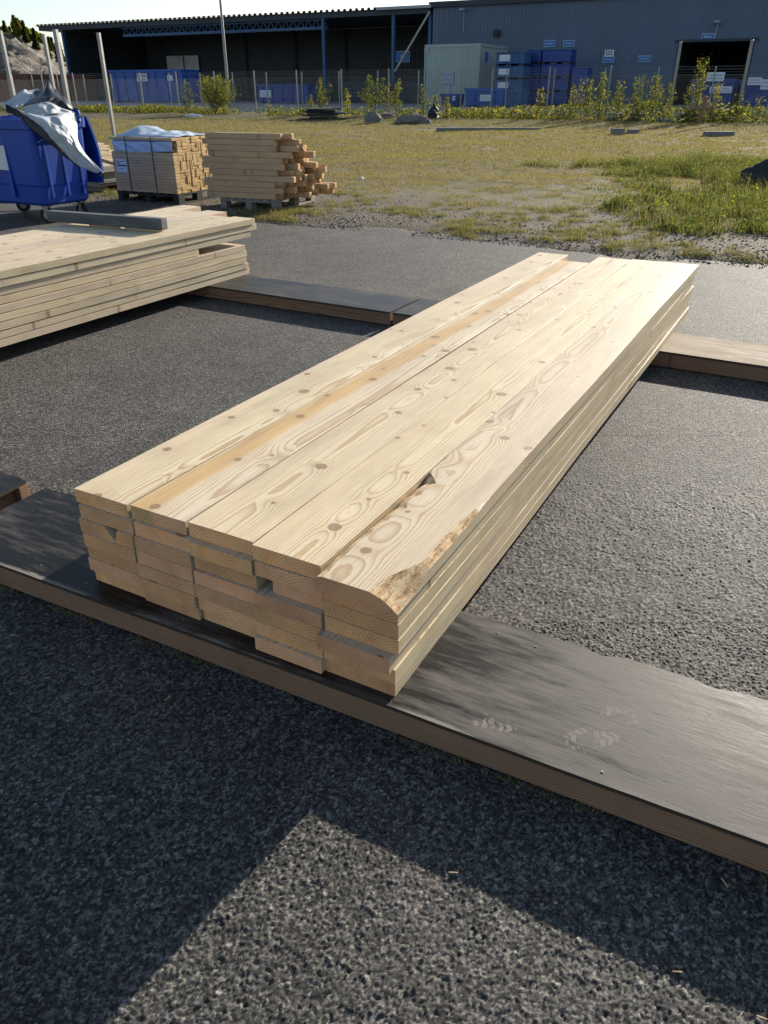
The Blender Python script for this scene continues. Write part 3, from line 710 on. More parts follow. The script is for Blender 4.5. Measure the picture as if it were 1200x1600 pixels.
# grey bar and thin sticks lying on the pile
zt_l = BH + 8 * LP + LT
pb0, pb1 = on_z(75, 349, zt_l), on_z(254, 363, zt_l)
v = (pb1 - pb0); rz = math.atan2(v.y, v.x)
mb = MB().box(0, v.length, 0, .075, 0, .083, c=.005)
o = mb.build('timber_bar', M['grey_bar'], None, pb0 + Vector((0, 0, .014)), rz); tag(o, 'dark grey weathered square timber lying across the left plank pile', 'timber bar')
for k, (x, sk, ln) in enumerate(((.78, -.04, .36), (.42, .03, .3))):
    o = MB().box(0, ln, 0, .022, 0, .012, c=.0015).build('stick', M['pine_dull'], None, pb0 + Matrix.Rotation(rz, 3, 'Z') @ Vector((x, .012, .0005)), rz + sk)
    tag(o, ['thin brown stick poking out past the end of the grey timber', 'thin pale stick under the middle of the grey timber'][k], 'stick', 'sticks on the left pile')

# ================================================================== BLUE WHEELED BIN AND ITS TARPAULIN
def bin_build():
    cor = Vector((-4.29, 10.31, 0)); rz = R(-27.5)            # local x to the right end, y away
    e = empty('wheeled_bin', cor, rz); tag(e, 'large blue plastic wheeled bin standing behind the left plank pile', 'bin')
    L, D = 1.36, .76; zb, zt_ = .21, 1.2
    # tapered body with rounded corners, outset rim and recessed end panel
    def ring(z, grow, r=.07):
        x0, x1, y0, y1 = -L - grow, grow, -grow, D + grow; pts = []
        for cx, cy, a0 in ((x1 - r, y0 + r, -90), (x1 - r, y1 - r, 0), (x0 + r, y1 - r, 90), (x0 + r, y0 + r, 180)):
            for k in range(5):
                a = R(a0 + 22.5 * k); pts.append((cx + r * math.cos(a), cy + r * math.sin(a), z))
        return pts
    levels = [(zb, -.03), (zb + .03, 0.0), (zb + .22, .012), (zb + .25, .02), (.75, .035), (1.08, .05), (1.09, .075), (1.2, .08), (1.2, .045), (1.06, .02), (.5, -.02), (.26, -.03)]
    V = []; [V.extend(ring(z, g)) for z, g in levels]; n = 20
    Fs = [(i * n + j, i * n + (j + 1) % n, (i + 1) * n + (j + 1) % n, (i + 1) * n + j) for i in range(len(levels) - 1) for j in range(n)]
    Fs += [tuple(range(n - 1, -1, -1)), tuple(range((len(levels) - 1) * n, len(levels) * n))]
    MB().add(V, Fs).build('body', M['blue'], e, smooth=False)
    for y in (.12, .38, .64):                                 # ribs on the end, and on the long side
        MB().box(.018, .046, y - .02, y + .02, .3, 1.06, c=.008).build('rib', M['blue'], e)
    for x in (-.95, -.5):
        MB().box(x - .03, x + .03, -.05, -.02, .3, 1.06, c=.008).build('rib', M['blue'], e)
    MB().tube((.06, .2, .98), (.06, .56, .98), .016).build('lift_bar', M['blue'], e)
    # lid thrown open, hanging behind the far long side
    V = []; Fs = []
    n = 9
    for i in range(n):
        a = i / (n - 1); z = 1.21 - .80 * a; y = D + .085 + .09 * math.sin(a * 2.6) + .05 * a
        V += [(-L - .05, y, z), (.06, y, z), (.06, y + .035, z - .005), (-L - .05, y + .035, z - .005)]
    for i in range(n - 1):
        for j in range(4): Fs.append((i * 4 + j, i * 4 + (j + 1) % 4, i * 4 + 4 + (j + 1) % 4, i * 4 + 4 + j))
    Fs += [(3, 2, 1, 0), tuple(range(4 * n - 4, 4 * n))]
    MB().add(V, Fs).build('lid', M['blue'], e)
    # notice on the long side, scuffs as worn patches
    MB().box(-.78, -.48, -.052, -.047, .62, .9).build('notice', M['white'], e)
    for x, y in ((-.12, .1), (-.1, D - .1), (-L + .12, .1), (-L + .12, D - .1)):
        w_ = empty('castor', (x, y, 0)); w_.parent = e
        mb = MB(); mb.tube((0, -.022, .09), (0, .022, .09), .09, n=20); mb.build('tyre', M['rubber'], w_)
        mb = MB(); mb.tube((0, -.026, .09), (0, .026, .09), .045, n=14); mb.build('hub', M['galv'], w_)
        mb = MB()
        mb.box(-.045, .045, -.05, .05, .188, .206); mb.add([(-.035, -.034, .188), (.035, -.034, .188), (.015, -.034, .08), (-.015, -.034, .08), (-.035, -.029, .188), (.035, -.029, .188), (.015, -.029, .08), (-.015, -.029, .08)], [(0, 1, 2, 3), (7, 6, 5, 4), (0, 4, 5, 1), (2, 6, 7, 3), (1, 5, 6, 2), (3, 7, 4, 0)])
        mb.add([(-.035, .029, .188), (.035, .029, .188), (.015, .029, .08), (-.015, .029, .08), (-.035, .034, .188), (.035, .034, .188), (.015, .034, .08), (-.015, .034, .08)], [(0, 1, 2, 3), (7, 6, 5, 4), (0, 4, 5, 1), (2, 6, 7, 3), (1, 5, 6, 2), (3, 7, 4, 0)])
        mb.build('fork', M['galv'], w_)
        w_.rotation_euler = (0, 0, random.uniform(-.5, 1.2))
    return e
BIN = bin_build()
# tarpaulin: crumpled heap on the bin with a long tongue hanging over its right end
def drape(name, rows, m, parent, nu=34, nv=12, wr=.02, seed=0, th=.006, fold=(9, 4)):
    """rows of (x, y, depth) control points: places on the bin; smooth sheet between them with creases"""
    rows = [[(Vector((0, 0, CAMH)) + ray(x / 6.667, 120 + y / 6.667) * (d / ray(x / 6.667, 120 + y / 6.667).y)) for x, y, d in r] for r in rows]
    def along(r, u):
        n = len(r) - 1; k = min(int(u * n), n - 1); f = u * n - k
        p = [r[max(k - 1, 0)], r[k], r[k + 1], r[min(k + 2, n)]]
        return .5 * ((2 * p[1]) + (p[2] - p[0]) * f + (2 * p[0] - 5 * p[1] + 4 * p[2] - p[3]) * f * f + (3 * p[1] - p[0] - 3 * p[2] + p[3]) * f ** 3)
    V = []
    for j in range(nv):
        for i in range(nu):
            u, v = i / (nu - 1), j / (nv - 1)
            col = [along(r, u) for r in rows]; p = along(col, v)
            q = Vector((u * fold[0] + seed, v * fold[1], seed * 1.7))
            w_ = mnoise.noise(q * .7) + .35 * mnoise.noise(q * 1.5)
            V.append(p + Vector((.5, -.8, .3)) * w_ * wr)
    F = [(j * nu + i, j * nu + i + 1, (j + 1) * nu + i + 1, (j + 1) * nu + i) for j in range(nv - 1) for i in range(nu - 1)]
    o = MB().add(V, F).build(name, m, parent, smooth=True)
    sol = o.modifiers.new('thickness', 'SOLIDIFY'); sol.thickness = th; sol.offset = 0
    return o
tp = empty('tarpaulin', (-4.6, 10.8, 1.2)); tag(tp, 'crumpled silver grey tarpaulin with black underside slumped over the blue bin', 'tarpaulin')
tpi = empty('tmp'); bpy.data.objects.remove(tpi)
def tdr(*a, **k):
    o = drape(*a, **k); o.location = -tp.location; return o
tdr('silver_tongue', [[(190, 350, 10.24), (400, 395, 10.33), (600, 385, 10.5), (785, 370, 10.75)], [(390, 490, 10.2), (520, 470, 10.25), (660, 470, 10.4), (800, 480, 10.72)],
    [(545, 650, 10.2), (640, 620, 10.28), (730, 600, 10.4), (806, 610, 10.62)], [(690, 810, 10.28), (750, 770, 10.36), (800, 740, 10.42), (842, 725, 10.52)], [(810, 920, 10.36), (860, 880, 10.4), (900, 850, 10.45), (925, 835, 10.5)], [(1015, 1005, 10.44), (1040, 990, 10.45), (1060, 985, 10.46), (1078, 1000, 10.47)]],
    M['tarp_grey'], tp, nu=60, nv=80, wr=.035, seed=2.0, fold=(7, 9))
tdr('dark_hem', [[(185, 352, 10.235), (300, 432, 10.21), (400, 500, 10.19), (545, 655, 10.19), (690, 815, 10.27), (815, 925, 10.35)], [(190, 385, 10.225), (280, 500, 10.2), (380, 590, 10.18), (520, 700, 10.17), (680, 840, 10.25), (810, 935, 10.34)]],
    M['tarp_black'], tp, nu=40, nv=6, wr=.02, seed=5.0)
tdr('dark_tip', [[(1005, 1003, 10.43), (1050, 1010, 10.44), (1082, 1012, 10.45)], [(1040, 1035, 10.43), (1065, 1055, 10.44), (1085, 1030, 10.45)]], M['tarp_black'], tp, nu=8, nv=4, wr=.004)
tdr('silver_fold', [[(20, 290, 10.5), (95, 238, 10.7), (230, 150, 10.95), (300, 138, 11.0), (392, 132, 11.0)], [(30, 325, 10.4), (120, 300, 10.5), (220, 240, 10.6), (290, 215, 10.7), (365, 200, 10.8)], [(60, 335, 10.3), (130, 345, 10.3), (190, 330, 10.35), (260, 300, 10.4), (325, 275, 10.5)]],
    M['tarp_grey'], tp, nu=30, nv=22, wr=.05, seed=8.0, fold=(6, 5))
tdr('black_fold', [[(385, 133, 11.0), (455, 135, 11.0), (497, 50, 10.98), (575, 125, 10.95), (670, 218, 10.9), (775, 335, 10.85)], [(300, 230, 10.7), (400, 205, 10.72), (500, 165, 10.75), (590, 215, 10.75), (690, 280, 10.75), (768, 350, 10.8)], [(170, 335, 10.35), (320, 282, 10.42), (430, 275, 10.5), (520, 262, 10.55), (640, 322, 10.65), (758, 366, 10.75)]],
    M['tarp_black'], tp, nu=44, nv=18, wr=.04, seed=11.0, fold=(8, 4))
tdr('silver_fold', [[(240, 320, 10.36), (380, 280, 10.44), (510, 264, 10.53), (640, 322, 10.62), (765, 364, 10.76)], [(250, 345, 10.3), (390, 340, 10.36), (510, 325, 10.44), (640, 350, 10.58), (770, 372, 10.74)], [(260, 370, 10.26), (400, 408, 10.31), (520, 388, 10.38), (640, 378, 10.52), (775, 380, 10.72)]],
    M['tarp_grey'], tp, nu=34, nv=14, wr=.03, seed=14.0)
tdr('dark_droop', [[(58, 282, 10.33), (110, 310, 10.31), (205, 350, 10.26)], [(62, 330, 10.27), (120, 365, 10.25), (215, 385, 10.22)], [(66, 372, 10.25), (160, 400, 10.23), (235, 445, 10.2)]], M['tarp_black'], tp, nu=18, nv=10, wr=.025, seed=17.0)
tdr('blue_wrap', [[(765, 315, 10.84), (800, 330, 10.8), (830, 370, 10.78)], [(775, 400, 10.8), (815, 420, 10.76), (835, 450, 10.76)], [(795, 480, 10.8), (815, 490, 10.78), (830, 480, 10.78)]], M['blue'], tp, nu=10, nv=10, wr=.03, seed=20.0)

# ================================================================== PALLETS, STRAPPED PACK, TIMBER HEAP, BOARD PILE
def pallet(loc, rz, L, D, m, label, group):
    e = empty('pallet', loc, rz); tag(e, label, 'pallet', group)
    bl = MB().box(-.05, .05, -.07, .07, 0, .078, c=.004).mesh('block', m)
    for x in (.05, L / 2, L - .05):
        for y in (.07, D / 2, D - .07): link('block', bl, e, (x, y, .022))
    rn = MB().box(-.05, .05, 0, D, 0, .021, c=.002).mesh('bottom_board', m)
    for x in (.05, L / 2, L - .05): link('bottom_board', rn, e, (x, 0, 0))
    st = MB().box(0, L, -.07, .07, 0, .02, c=.002).mesh('stringer_board', m)
    for y in (.07, D / 2, D - .07): link('stringer_board', st, e, (0, y, .101))
    dk = MB().box(-.055, .055, 0, D, 0, .021, c=.002).mesh('deck_board', m)
    for k in range(7): link('deck_board', dk, e, (.055 + (L - .11) * k / 6, 0, .122))
    return e
# strapped pack of battens
pk = Vector((-4.10, 12.605, 0)); pv = Vector((-3.04, 12.09, 0)) - pk; prz = math.atan2(pv.y, pv.x); PL = pv.length; PD = 1.0
pz0 = float(zt(-3.4, 12.6)) + .0
pallet((pk.x, pk.y, pz0), prz, PL, PD, M['pallet_dark'], 'dark pallet under the strapped pack of battens', 'pallets at the edge of the grass')
e = empty('batten_pack', (pk.x, pk.y, pz0 + .144), prz); tag(e, 'strapped pack of yellow battens with a pale blue sheet tucked over it', 'batten pack')
rows, colsN = 19, 9
bh, bw = .745 / rows, PD / colsN
rr = random.Random(5)
bm_a = MB().box(0, PL - .012, .0008, bw - .0012, .0008, bh - .0012, c=.0018)
bmats = [M['pack'], M['pack_end']]
def batten_mesh(w_, h_):
    mb = MB().box(0, PL - .012, .0012, w_ - .0014, .0012, h_ - .0014, c=.002)
    V = np.array(mb.v); me = mb.mesh('batten', bmats)
    for p in me.polygons:
        if abs(p.normal.x) > .9: p.material_index = 1
    return me
meA, meB = batten_mesh(bw, bh), batten_mesh(bw / 3, bh * 2.94)
r = 0
used = set()
for r in range(rows):
    for c in range(colsN):
        if (r, c) in used: continue
        if 0 < c and r < rows - 4 and rr.random() < .2 and all((r + k, c) not in used for k in range(3)):
            for k in range(3):
                used.add((r + k, c))
                o = link('batten', meB, e, (rr.uniform(-.003, .008), c * bw + k * bw / 3, r * bh)); o['seed'] = rr.random() * 10
            continue
        if r >= rows - 5 and r < rows - 1 and c == 0: continue   # the sheet is tucked in here on the near side
        o = link('batten', meA, e, (rr.uniform(-.003, .009), c * bw, r * bh)); o['seed'] = rr.random() * 10
for x in (.30, .79):
    mb = MB(); mb.box(x - .008, x + .008, -.0045, -.002, -.02, .749); mb.box(x - .008, x + .008, -.0045, PD + .003, .7475, .7495); mb.build('strap', M['strap'], e)
MB().box(.065, .27, -.0035, -.0015, .26, .44).build('paper_label', M['white'], e)
for (a, b, zz, h_) in ((.08, .13, .405, .012), (.16, .20, .405, .012), (.225, .25, .405, .012), (.085, .15, .38, .014), (.08, .26, .345, .02), (.09, .2, .31, .006)):
    MB().box(a, b, -.0048, -.0036, zz, zz + h_).build('print_line', M['ink'], e)
# sheet: tucked band on the near side and a billow over the top
nx, ny = 50, 34
V = np.zeros((ny, nx, 3))
for j in range(ny):
    for i in range(nx):
        u, v = i / (nx - 1), j / (ny - 1)
        x = .04 + (PL - .06) * u
        if v < .25:
            k = v / .25; y = .012 + .06 * (k > .9) + .006 * math.sin(u * 21 + k * 7); z = .555 - .02 * math.sin(u * 4) + .155 * k - .04 * (1 - u) * (1 - k) * 0
            if k > .9: z = .705
        else:
            k = (v - .25) / .75; y = .08 + .88 * k
            lift = .12 * math.exp(-((u - .22) / .2) ** 2) * math.sin(math.pi * min(1, k * 1.1)) + .05 * math.exp(-((u - .66) / .22) ** 2) * math.sin(math.pi * k)
            z = .752 + lift + .03 * mnoise.noise(Vector((u * 9, k * 5, 2))) * math.sin(k * 3.1) + .018 * abs(mnoise.noise(Vector((u * 17, k * 8, 5)))) * math.sin(k * 3.1) + .004
        V[j, i] = (x, y, z)
# the top battens of the near column lie over the tucked sheet
I = np.arange(nx * ny).reshape(ny, nx)
F = np.stack([I[:-1, :-1], I[:-1, 1:], I[1:, 1:], I[1:, :-1]], -1).reshape(-1, 4)
o = link('plastic_sheet', npmesh('plastic_sheet', V.reshape(-1, 3), F, M['tarp_blue'], smooth=True), None, (pk.x, pk.y, pz0 + .144), prz)
tag(o, 'pale blue plastic sheet billowing over the strapped batten pack', 'sheet')
sol = o.modifiers.new('thickness', 'SOLIDIFY'); sol.thickness = .003
# timber heap on a pallet
tk = Vector((-2.36, 11.74, 0)); tv = Vector((-1.495, 11.41, 0)) - tk; trz = math.atan2(tv.y, tv.x); TL = tv.length
tz0 = float(zt(-1.8, 11.9)) - .004
pallet((tk.x, tk.y, tz0), trz, TL, 1.22, M['pallet'], 'grey wooden pallet under the heap of square timbers', 'pallets at the edge of the grass')
tq = .0755
tim = []
for k in range(5):
    mb = MB().box(0, [1.14, 1.2, 1.26, 1.1, 1.3][k], 0, .073, 0, .073, c=.004); me = mb.mesh('square_timber', [M['pine_dull'], M['pine_dull_end']])
    for p in me.polygons:
        if abs(p.normal.x) > .9: p.material_index = 1
    tim.append(me)
rt = random.Random(12)
depths = [14, 14, 13, 12, 11, 9, 8, 7, 6, 5, 3]
Rt = Matrix.Rotation(trz, 3, 'Z')
for r in range(11):
    for c in range(depths[r]):
        k = rt.randrange(5)
        shift = -.22 + rt.uniform(-.09, .13) + .045 * math.sin(r * 1.9) + (.013 * c if r < 7 else .006 * c) + (rt.random() < .12) * .08
        if r < 2 and c < 2: shift = -.2 + rt.uniform(-.05, .03)
        tw = rt.uniform(-.05, .05) * (c > 0) + rt.uniform(-.012, .012)
        roll = rt.choice([0, 0, 0, rt.uniform(-.35, .35), .785]) if (0 < c and r < 10) else rt.uniform(-.04, .04)
        y = .02 + c * .0785 + r * .012
        o = link('square_timber', tim[k], None)
        o.rotation_euler = (roll, 0, trz + tw); o['seed'] = rt.random() * 10
        o.location = Vector((tk.x, tk.y, tz0 + .145 + r * tq)) + Rt @ Vector((shift, y, .0))
        rn = 'bottom row' if r == 0 else ('top row' if r == 10 else f'{ordinal(r)} row up')
        if r == 10 and c == 0: lab = 'square timber on the very top front edge of the pallet heap'
        else: lab = f'square timber in the pallet heap, {rn}, {ordinal(c)} from the front'
        tag(o, lab, 'timber', 'square timbers heaped on the pallet')
# pile of boards behind the bin, left of the pack
rb = random.Random(3)
bp = Vector((-5.85, 14.1, float(zt(-5.5, 14.3)))); brz = R(-27)
for k in range(2):
    o = MB().box(-.05, 1.5, 0, .09, 0, .09, c=.004).build('support_beam', M['pallet'], None, bp + Vector((0, 0, 0)) + Matrix.Rotation(brz, 3, 'Z') @ Vector((-.3, .2 + k * .7, 0)), brz)
    tag(o, ['grey support beam under the board pile, nearer one', 'grey support beam under the board pile, farther one'][k], 'beam', 'beams under the board pile')
z = .09; nb_ = 15
for k in range(nb_):
    th = .05 if k < 4 else .034
    ln = 1.5 - .045 * max(0, k - 5); 
    W = .9 - .02 * k
    me = MB().box(-.2, ln - .2, 0, W, 0, th, c=.004).mesh('board', M['pine'] if k > 5 else M['pallet'])
    o = link('board', me, None, bp + Vector((0, 0, z)) + Matrix.Rotation(brz, 3, 'Z') @ Vector((rb.uniform(-.04, .06), rb.uniform(0, .12), 0)), brz + rb.uniform(-.05, .05))
    z += th + .003
    tag(o, f'rough board in the pile behind the blue bin, {ordinal(k)} from the ground' if k < 14 else 'topmost rough board of the pile behind the blue bin', 'board', 'boards piled behind the bin')
o = MB().box(-.2, .9, .0, .16, 0, .1, c=.004).build('timber_block', M['pallet'], None, bp + Vector((0, 0, z)) + Matrix.Rotation(brz, 3, 'Z') @ Vector((0, .3, 0)), brz)
tag(o, 'grey block lying on top of the board pile behind the bin', 'block')
o = MB().box(0, 1.3, 0, .06, 0, .05, c=.003).build('leaning_batten', M['pine_dull'], None, (-4.78, 13.0, float(zt(-4.5, 13)) + .62), prz + .08)
tag(o, 'single batten sticking out between the bin and the strapped pack', 'batten'); o.rotation_euler = (0, R(14), prz + .25)

# ================================================================== STEEL POSTS BEHIND THE BIN
def steel_post(px, py, dist, label, wd=.06):
    d = ray(px, py); P = Vector((0, 0, CAMH)) + d * (dist / d.y)
    z0 = float(zt(P.x, P.y)) - .05
    mb = MB()
    a, b = wd / 2, wd * .42
    mb.box(-a, a, -b, -b + .008, 0, P.z - z0); mb.box(-a, -a + .008, -b + .0085, b, 0, P.z - z0); mb.box(a - .008, a, -b + .0085, b, 0, P.z - z0); mb.box(-a + .0085, a - .0085, b - .008, b, 0, P.z - z0 - .002)
    o = mb.build('steel_post', M['galv'], None, (P.x, P.y, z0), R(-20)); tag(o, label, 'post', 'upright steel posts behind the bin')
steel_post(0, 48, 16.2, 'galvanised steel post at the left edge of the view, behind the bin')
steel_post(68, 53, 17.0, 'second galvanised steel post from the left, rising behind the tarpaulin')
steel_post(86, 46, 15.6, 'thick galvanised steel post rising just right of the tarpaulin peak', .072)
steel_post(153.5, 51, 16.4, 'galvanised steel post rising behind the left corner of the strapped pack')

# ================================================================== FENCES, LAMP POLE
def fence(ts, s, hs, label, mesh_h=1.9, mesh=True, gap=.11, post_r=.042):
    e = empty('chain_link_fence', FW(0, s, 0), FROT); tag(e, label, 'fence')
    zs = []
    for t, h in zip(ts, hs):
        p = FW(t, s); z = float(zt(p.x, p.y)); zs.append(z)
        r_ = post_r * (1.7 if h > 3 else 1)
        mb = MB().tube((0, 0, -.1), (0, 0, h), r_, n=8); mb.tube((0, 0, h), (0, 0, h + .02), r_ * 1.1, r_ * .5, 8)
        mb.build('post', M['galv'], e, (t, 0, z))
    mb = MB()
    for i in range(len(ts) - 1):
        for h in (mesh_h, mesh_h + .12, mesh_h + .24, mesh_h + .36, mesh_h * .5):
            mb.bar((ts[i], 0, zs[i] + h), (ts[i + 1], 0, zs[i + 1] + h), .006)
    kind(mb.build('wire_strands', M['wire'], e), 'stuff')
    if mesh:
        V, Fs = [], []
        t0, t1 = ts[0], ts[-1]
        zf = lambda t: np.interp(t, ts, zs)
        k = t0 - mesh_h
        wv = .0042
        while k < t1:
            for sg in (1, -1):
                a0, a1 = (k, k + mesh_h) if sg > 0 else (k + mesh_h, k)
                # clip to range
                pts = []
                for (tt, hh) in ((a0, 0), (a1, mesh_h)): pts.append([tt, hh])
                lo, hi = 0.0, 1.0
                da = a1 - a0
                for bound, sgn in ((t0, 1), (t1, -1)):
                    f0 = sgn * (a0 - bound); f1 = sgn * (a1 - bound)
                    if f0 < 0 and f1 < 0: lo, hi = 1, 0
                    elif f0 < 0: lo = max(lo, f0 / (f0 - f1))
                    elif f1 < 0: hi = min(hi, f0 / (f0 - f1))
                if hi - lo < .01: continue
                q = [(a0 + da * u_, mesh_h * u_) for u_ in (lo, hi)]
                b = len(V)
                for (tt, hh) in q:
                    z_ = float(zf(tt)) + hh + .02
                    V += [(tt - wv, 0, z_), (tt + wv, 0, z_), (tt, wv * 1.5, z_)]
                Fs += [(b, b + 1, b + 4, b + 3), (b + 1, b + 2, b + 5, b + 4), (b + 2, b, b + 3, b + 5)]
            k += gap
        kind(MB().add(V, Fs).build('chain_link_mesh', M['wire'], e), 'stuff')
    return e
ft = [-18.19 + 3.08 * i - 3.08 * 7 for i in range(26)]
fh = [2.3] * 26
i0 = min(range(26), key=lambda i: abs(ft[i] - 15.7)); fh[i0] = 3.25; fh[i0 + 1] = 3.25
fence(ft, 0, fh, 'wire mesh fence with steel posts on the near side of the road')
bt = [-66 + 3.05 * i for i in range(34)]
fence(bt, 8.5, [2.25] * 34, 'wire mesh fence on the far side of the road before the buildings', mesh=False)
lp_t, lp_z = on_s(352, 90, 10)
p = FW(lp_t, 10); zz = float(zt(p.x, p.y))
e = empty('lamp_pole', (p.x, p.y, zz), FROT); tag(e, 'tall slim steel lamp pole standing before the open shed', 'pole')
MB().tube((0, 0, 0), (0, 0, 9.5), .12, .08, 12).build('shaft', M['galv'], e); MB().box(-.2, .2, -.2, .2, 0, .03).build('base_plate', M['galv'], e)
mb = MB(); mb.tube((0, 0, 9.45), (0, -1.2, 9.75), .05, .04, 8); mb.build('arm', M['galv'], e)
MB().box(-.15, .15, -1.75, -1.15, 9.7, 9.82, c=.03).build('lamp_head', M['roof_trim'], e)

# ================================================================== BUILDINGS
FS = 28.0
def fpt(px, py, s=FS): return on_s(px, py, s)
def ribbed(mb, t0, t1, z0, z1, y=0.0, per=.30, dep=.045, mi=0):
    n = max(1, round((t1 - t0) / per)); per = (t1 - t0) / n
    prof = []
    for i in range(n):
        a = t0 + i * per
        prof += [(a, y), (a + per * .38, y), (a + per * .5, y - dep), (a + per * .88, y - dep)]
    prof.append((t1, y))
    V = [(x, yy, z0) for x, yy in prof] + [(x, yy, z1) for x, yy in prof]; m_ = len(prof)
    return mb.add(V, [(i, i + 1, m_ + i + 1, m_ + i) for i in range(m_ - 1)], mi)
HT0 = fpt(677, 12)[0]; HT1 = 62.0; HZ = fpt(800, 3)[1]; GZ = .4
d0, dz = fpt(1062, 66); d1 = fpt(1177, 66)[0]
hall = empty('warehouse', FW(0, FS, GZ), FROT); tag(hall, 'long slate blue warehouse with ribbed metal walls and an open door on the right', 'building')
mb = MB(); ribbed(mb, HT0, d0, 0, HZ - GZ); ribbed(mb, d1, HT1, 0, HZ - GZ); ribbed(mb, d0, d1, dz - GZ, HZ - GZ)
mb.add([(HT0, .001, 0), (HT0, 40, 0), (HT0, 40, HZ - GZ), (HT0, .001, HZ - GZ)], [(0, 1, 2, 3)]); mb.add([(HT1, .001, 0), (HT1, 40, 0), (HT1, 40, HZ - GZ), (HT1, .001, HZ - GZ)], [(3, 2, 1, 0)])
mb.add([(HT0, 40, 0), (HT1, 40, 0), (HT1, 40, HZ - GZ), (HT0, 40, HZ - GZ)], [(3, 2, 1, 0)])
mb.build('wall', M['clad'], hall)
MB().box(HT0 - .25, HT1 + .3, -.3, 40.3, HZ - GZ + .002, HZ - GZ + .25).build('roof', M['roof'], hall)
MB().box(HT0 - .27, HT1 + .32, -.34, -.302, HZ - GZ - .12, HZ - GZ + .27).build('roof_edge', M['clad_dark'], hall)
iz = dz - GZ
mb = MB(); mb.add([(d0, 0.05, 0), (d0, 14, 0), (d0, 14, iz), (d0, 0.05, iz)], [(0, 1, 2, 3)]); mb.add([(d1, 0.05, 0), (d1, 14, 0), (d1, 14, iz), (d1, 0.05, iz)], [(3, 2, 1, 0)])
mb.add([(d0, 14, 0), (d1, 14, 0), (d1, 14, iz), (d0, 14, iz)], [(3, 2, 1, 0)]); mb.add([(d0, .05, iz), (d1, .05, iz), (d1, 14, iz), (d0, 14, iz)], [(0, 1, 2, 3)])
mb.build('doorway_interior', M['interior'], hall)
mb = MB(); mb.box(d0 - .1, d0 + .08, -.09, .1, 0, iz + .1); mb.box(d1 - .08, d1 + .1, -.09, .1, 0, iz + .1); mb.box(d0 - .35, d1 + .35, -.16, -.1, iz - .02, iz + .16); mb.build('door_frame', M['clad_dark'], hall)
def fl_light(px, py, drop):
    t, z = fpt(px, py); mb = MB(); mb.box(t - .22, t + .22, -.75, -.35, z - GZ - .06, z - GZ + .08, c=.02); mb.bar((t, -.04, z - GZ - .03), (t, -.4, z - GZ - .03), .05); mb.bar((t, -.065, z - GZ - drop), (t, -.065, z - GZ), .05); mb.build('floodlight', M['roof_trim'], hall)
fl_light(726, 16, 1.6); fl_light(1122, 35, .9)
t, z = fpt(777, 52); mb = MB(); mb.tube((t, -.05, z - GZ), (t, -.35, z - GZ), .3, .3, 18); mb.tube((t, -.351, z - GZ), (t, -.4, z - GZ), .16, .14, 12); mb.build('wall_fan', M['pile_dark'], hall)
def wsign(px0, py0, px1, py1, label, txt=None, base='sign_blue', ink='white', s=FS, bars=0, size=.5, group='signs on the warehouse wall'):
    t0, z1 = fpt(px0, py0, s); t1, z0 = fpt(px1, py1, s)
    e = empty('wall_sign', FW((t0 + t1) / 2, s - .1, (z0 + z1) / 2), FROT); tag(e, label, 'sign', group)
    a, b = (t1 - t0) / 2, (z1 - z0) / 2
    MB().box(-a, a, -.02, .03, -b, b).build('backing', M['sign_frame' if base == 'sign_blue' else base], e)
    if base == 'sign_blue': MB().box(-a + .05, a - .05, -.03, -.0205, -b + .05, b - .05).build('face', M['sign_blue'], e)
    if txt: text('lettering', txt, b * 2 * size, M[ink], e, (0, -.036, 0))
    for k in range(bars):
        MB().box(-a * .62, a * .62, -.036, -.031, -b * .14 - k * b * .5, b * .14 - k * b * .5).build('faded_line', M['sign_frame'], e)
    return e
wsign(851, 63, 868, 73.5, 'small blue sign above the left stack of blue crates', bars=1)
wsign(881, 63, 898, 73, 'small blue sign above the right stack of blue crates', bars=1)
wsign(946, 78, 959, 88, 'white sign reading D2 on the warehouse wall', 'D2', 'white', 'ink', size=.95)
wsign(943, 88.3, 960, 98, 'small blue sign directly under the white D2 sign', bars=1)
wsign(998, 87, 1016, 97, 'small blue sign between the D2 sign and the open door', bars=1)
wsign(1097, 52.5, 1116, 63, 'small blue sign above the open warehouse door', 'Port 5', size=.42)
# open shed
ct0, cz = fpt(57, 43); ct0 = fpt(57, 43)[0]
RZ = fpt(400, 21)[1]
shed = empty('open_shed', FW(0, FS, GZ), FROT); tag(shed, 'dark open-fronted shed with a ribbed roof edge and lattice truss', 'building')
def roof_sheet(t0, t1, y0, y1, z, per=.62, dep=.16):
    n = int((t1 - t0) / per); per = (t1 - t0) / n; pr = []
    for i in range(n):
        a = t0 + i * per; pr += [(a, z), (a + per * .45, z), (a + per * .5, z + dep), (a + per * .95, z + dep)]
    pr.append((t1, z)); m_ = len(pr)
    V = [(x, y0, zz) for x, zz in pr] + [(x, y1, zz) for x, zz in pr] + [(x, y0, zz - .03) for x, zz in pr] + [(x, y1, zz - .03) for x, zz in pr]
    F = [(i, i + 1, m_ + i + 1, m_ + i) for i in range(m_ - 1)] + [(2 * m_ + i + 1, 2 * m_ + i, 3 * m_ + i, 3 * m_ + i + 1) for i in range(m_ - 1)] + [(i + 1, i, 2 * m_ + i, 2 * m_ + i + 1) for i in range(m_ - 1)]
    return MB().add(V, F)
rz_ = RZ - GZ
tw0 = fpt(590, 12)[0]
roof_sheet(ct0, tw0, -.2, 22, rz_ - .16).build('roof', M['roof'], shed)
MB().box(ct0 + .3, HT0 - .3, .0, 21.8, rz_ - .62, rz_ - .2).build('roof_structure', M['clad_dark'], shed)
MB().box(tw0 + .02, HT0 - .06, -.35, 3.0, rz_ - .24, rz_ - .02).build('pale_fascia', M['roof_trim'], shed)
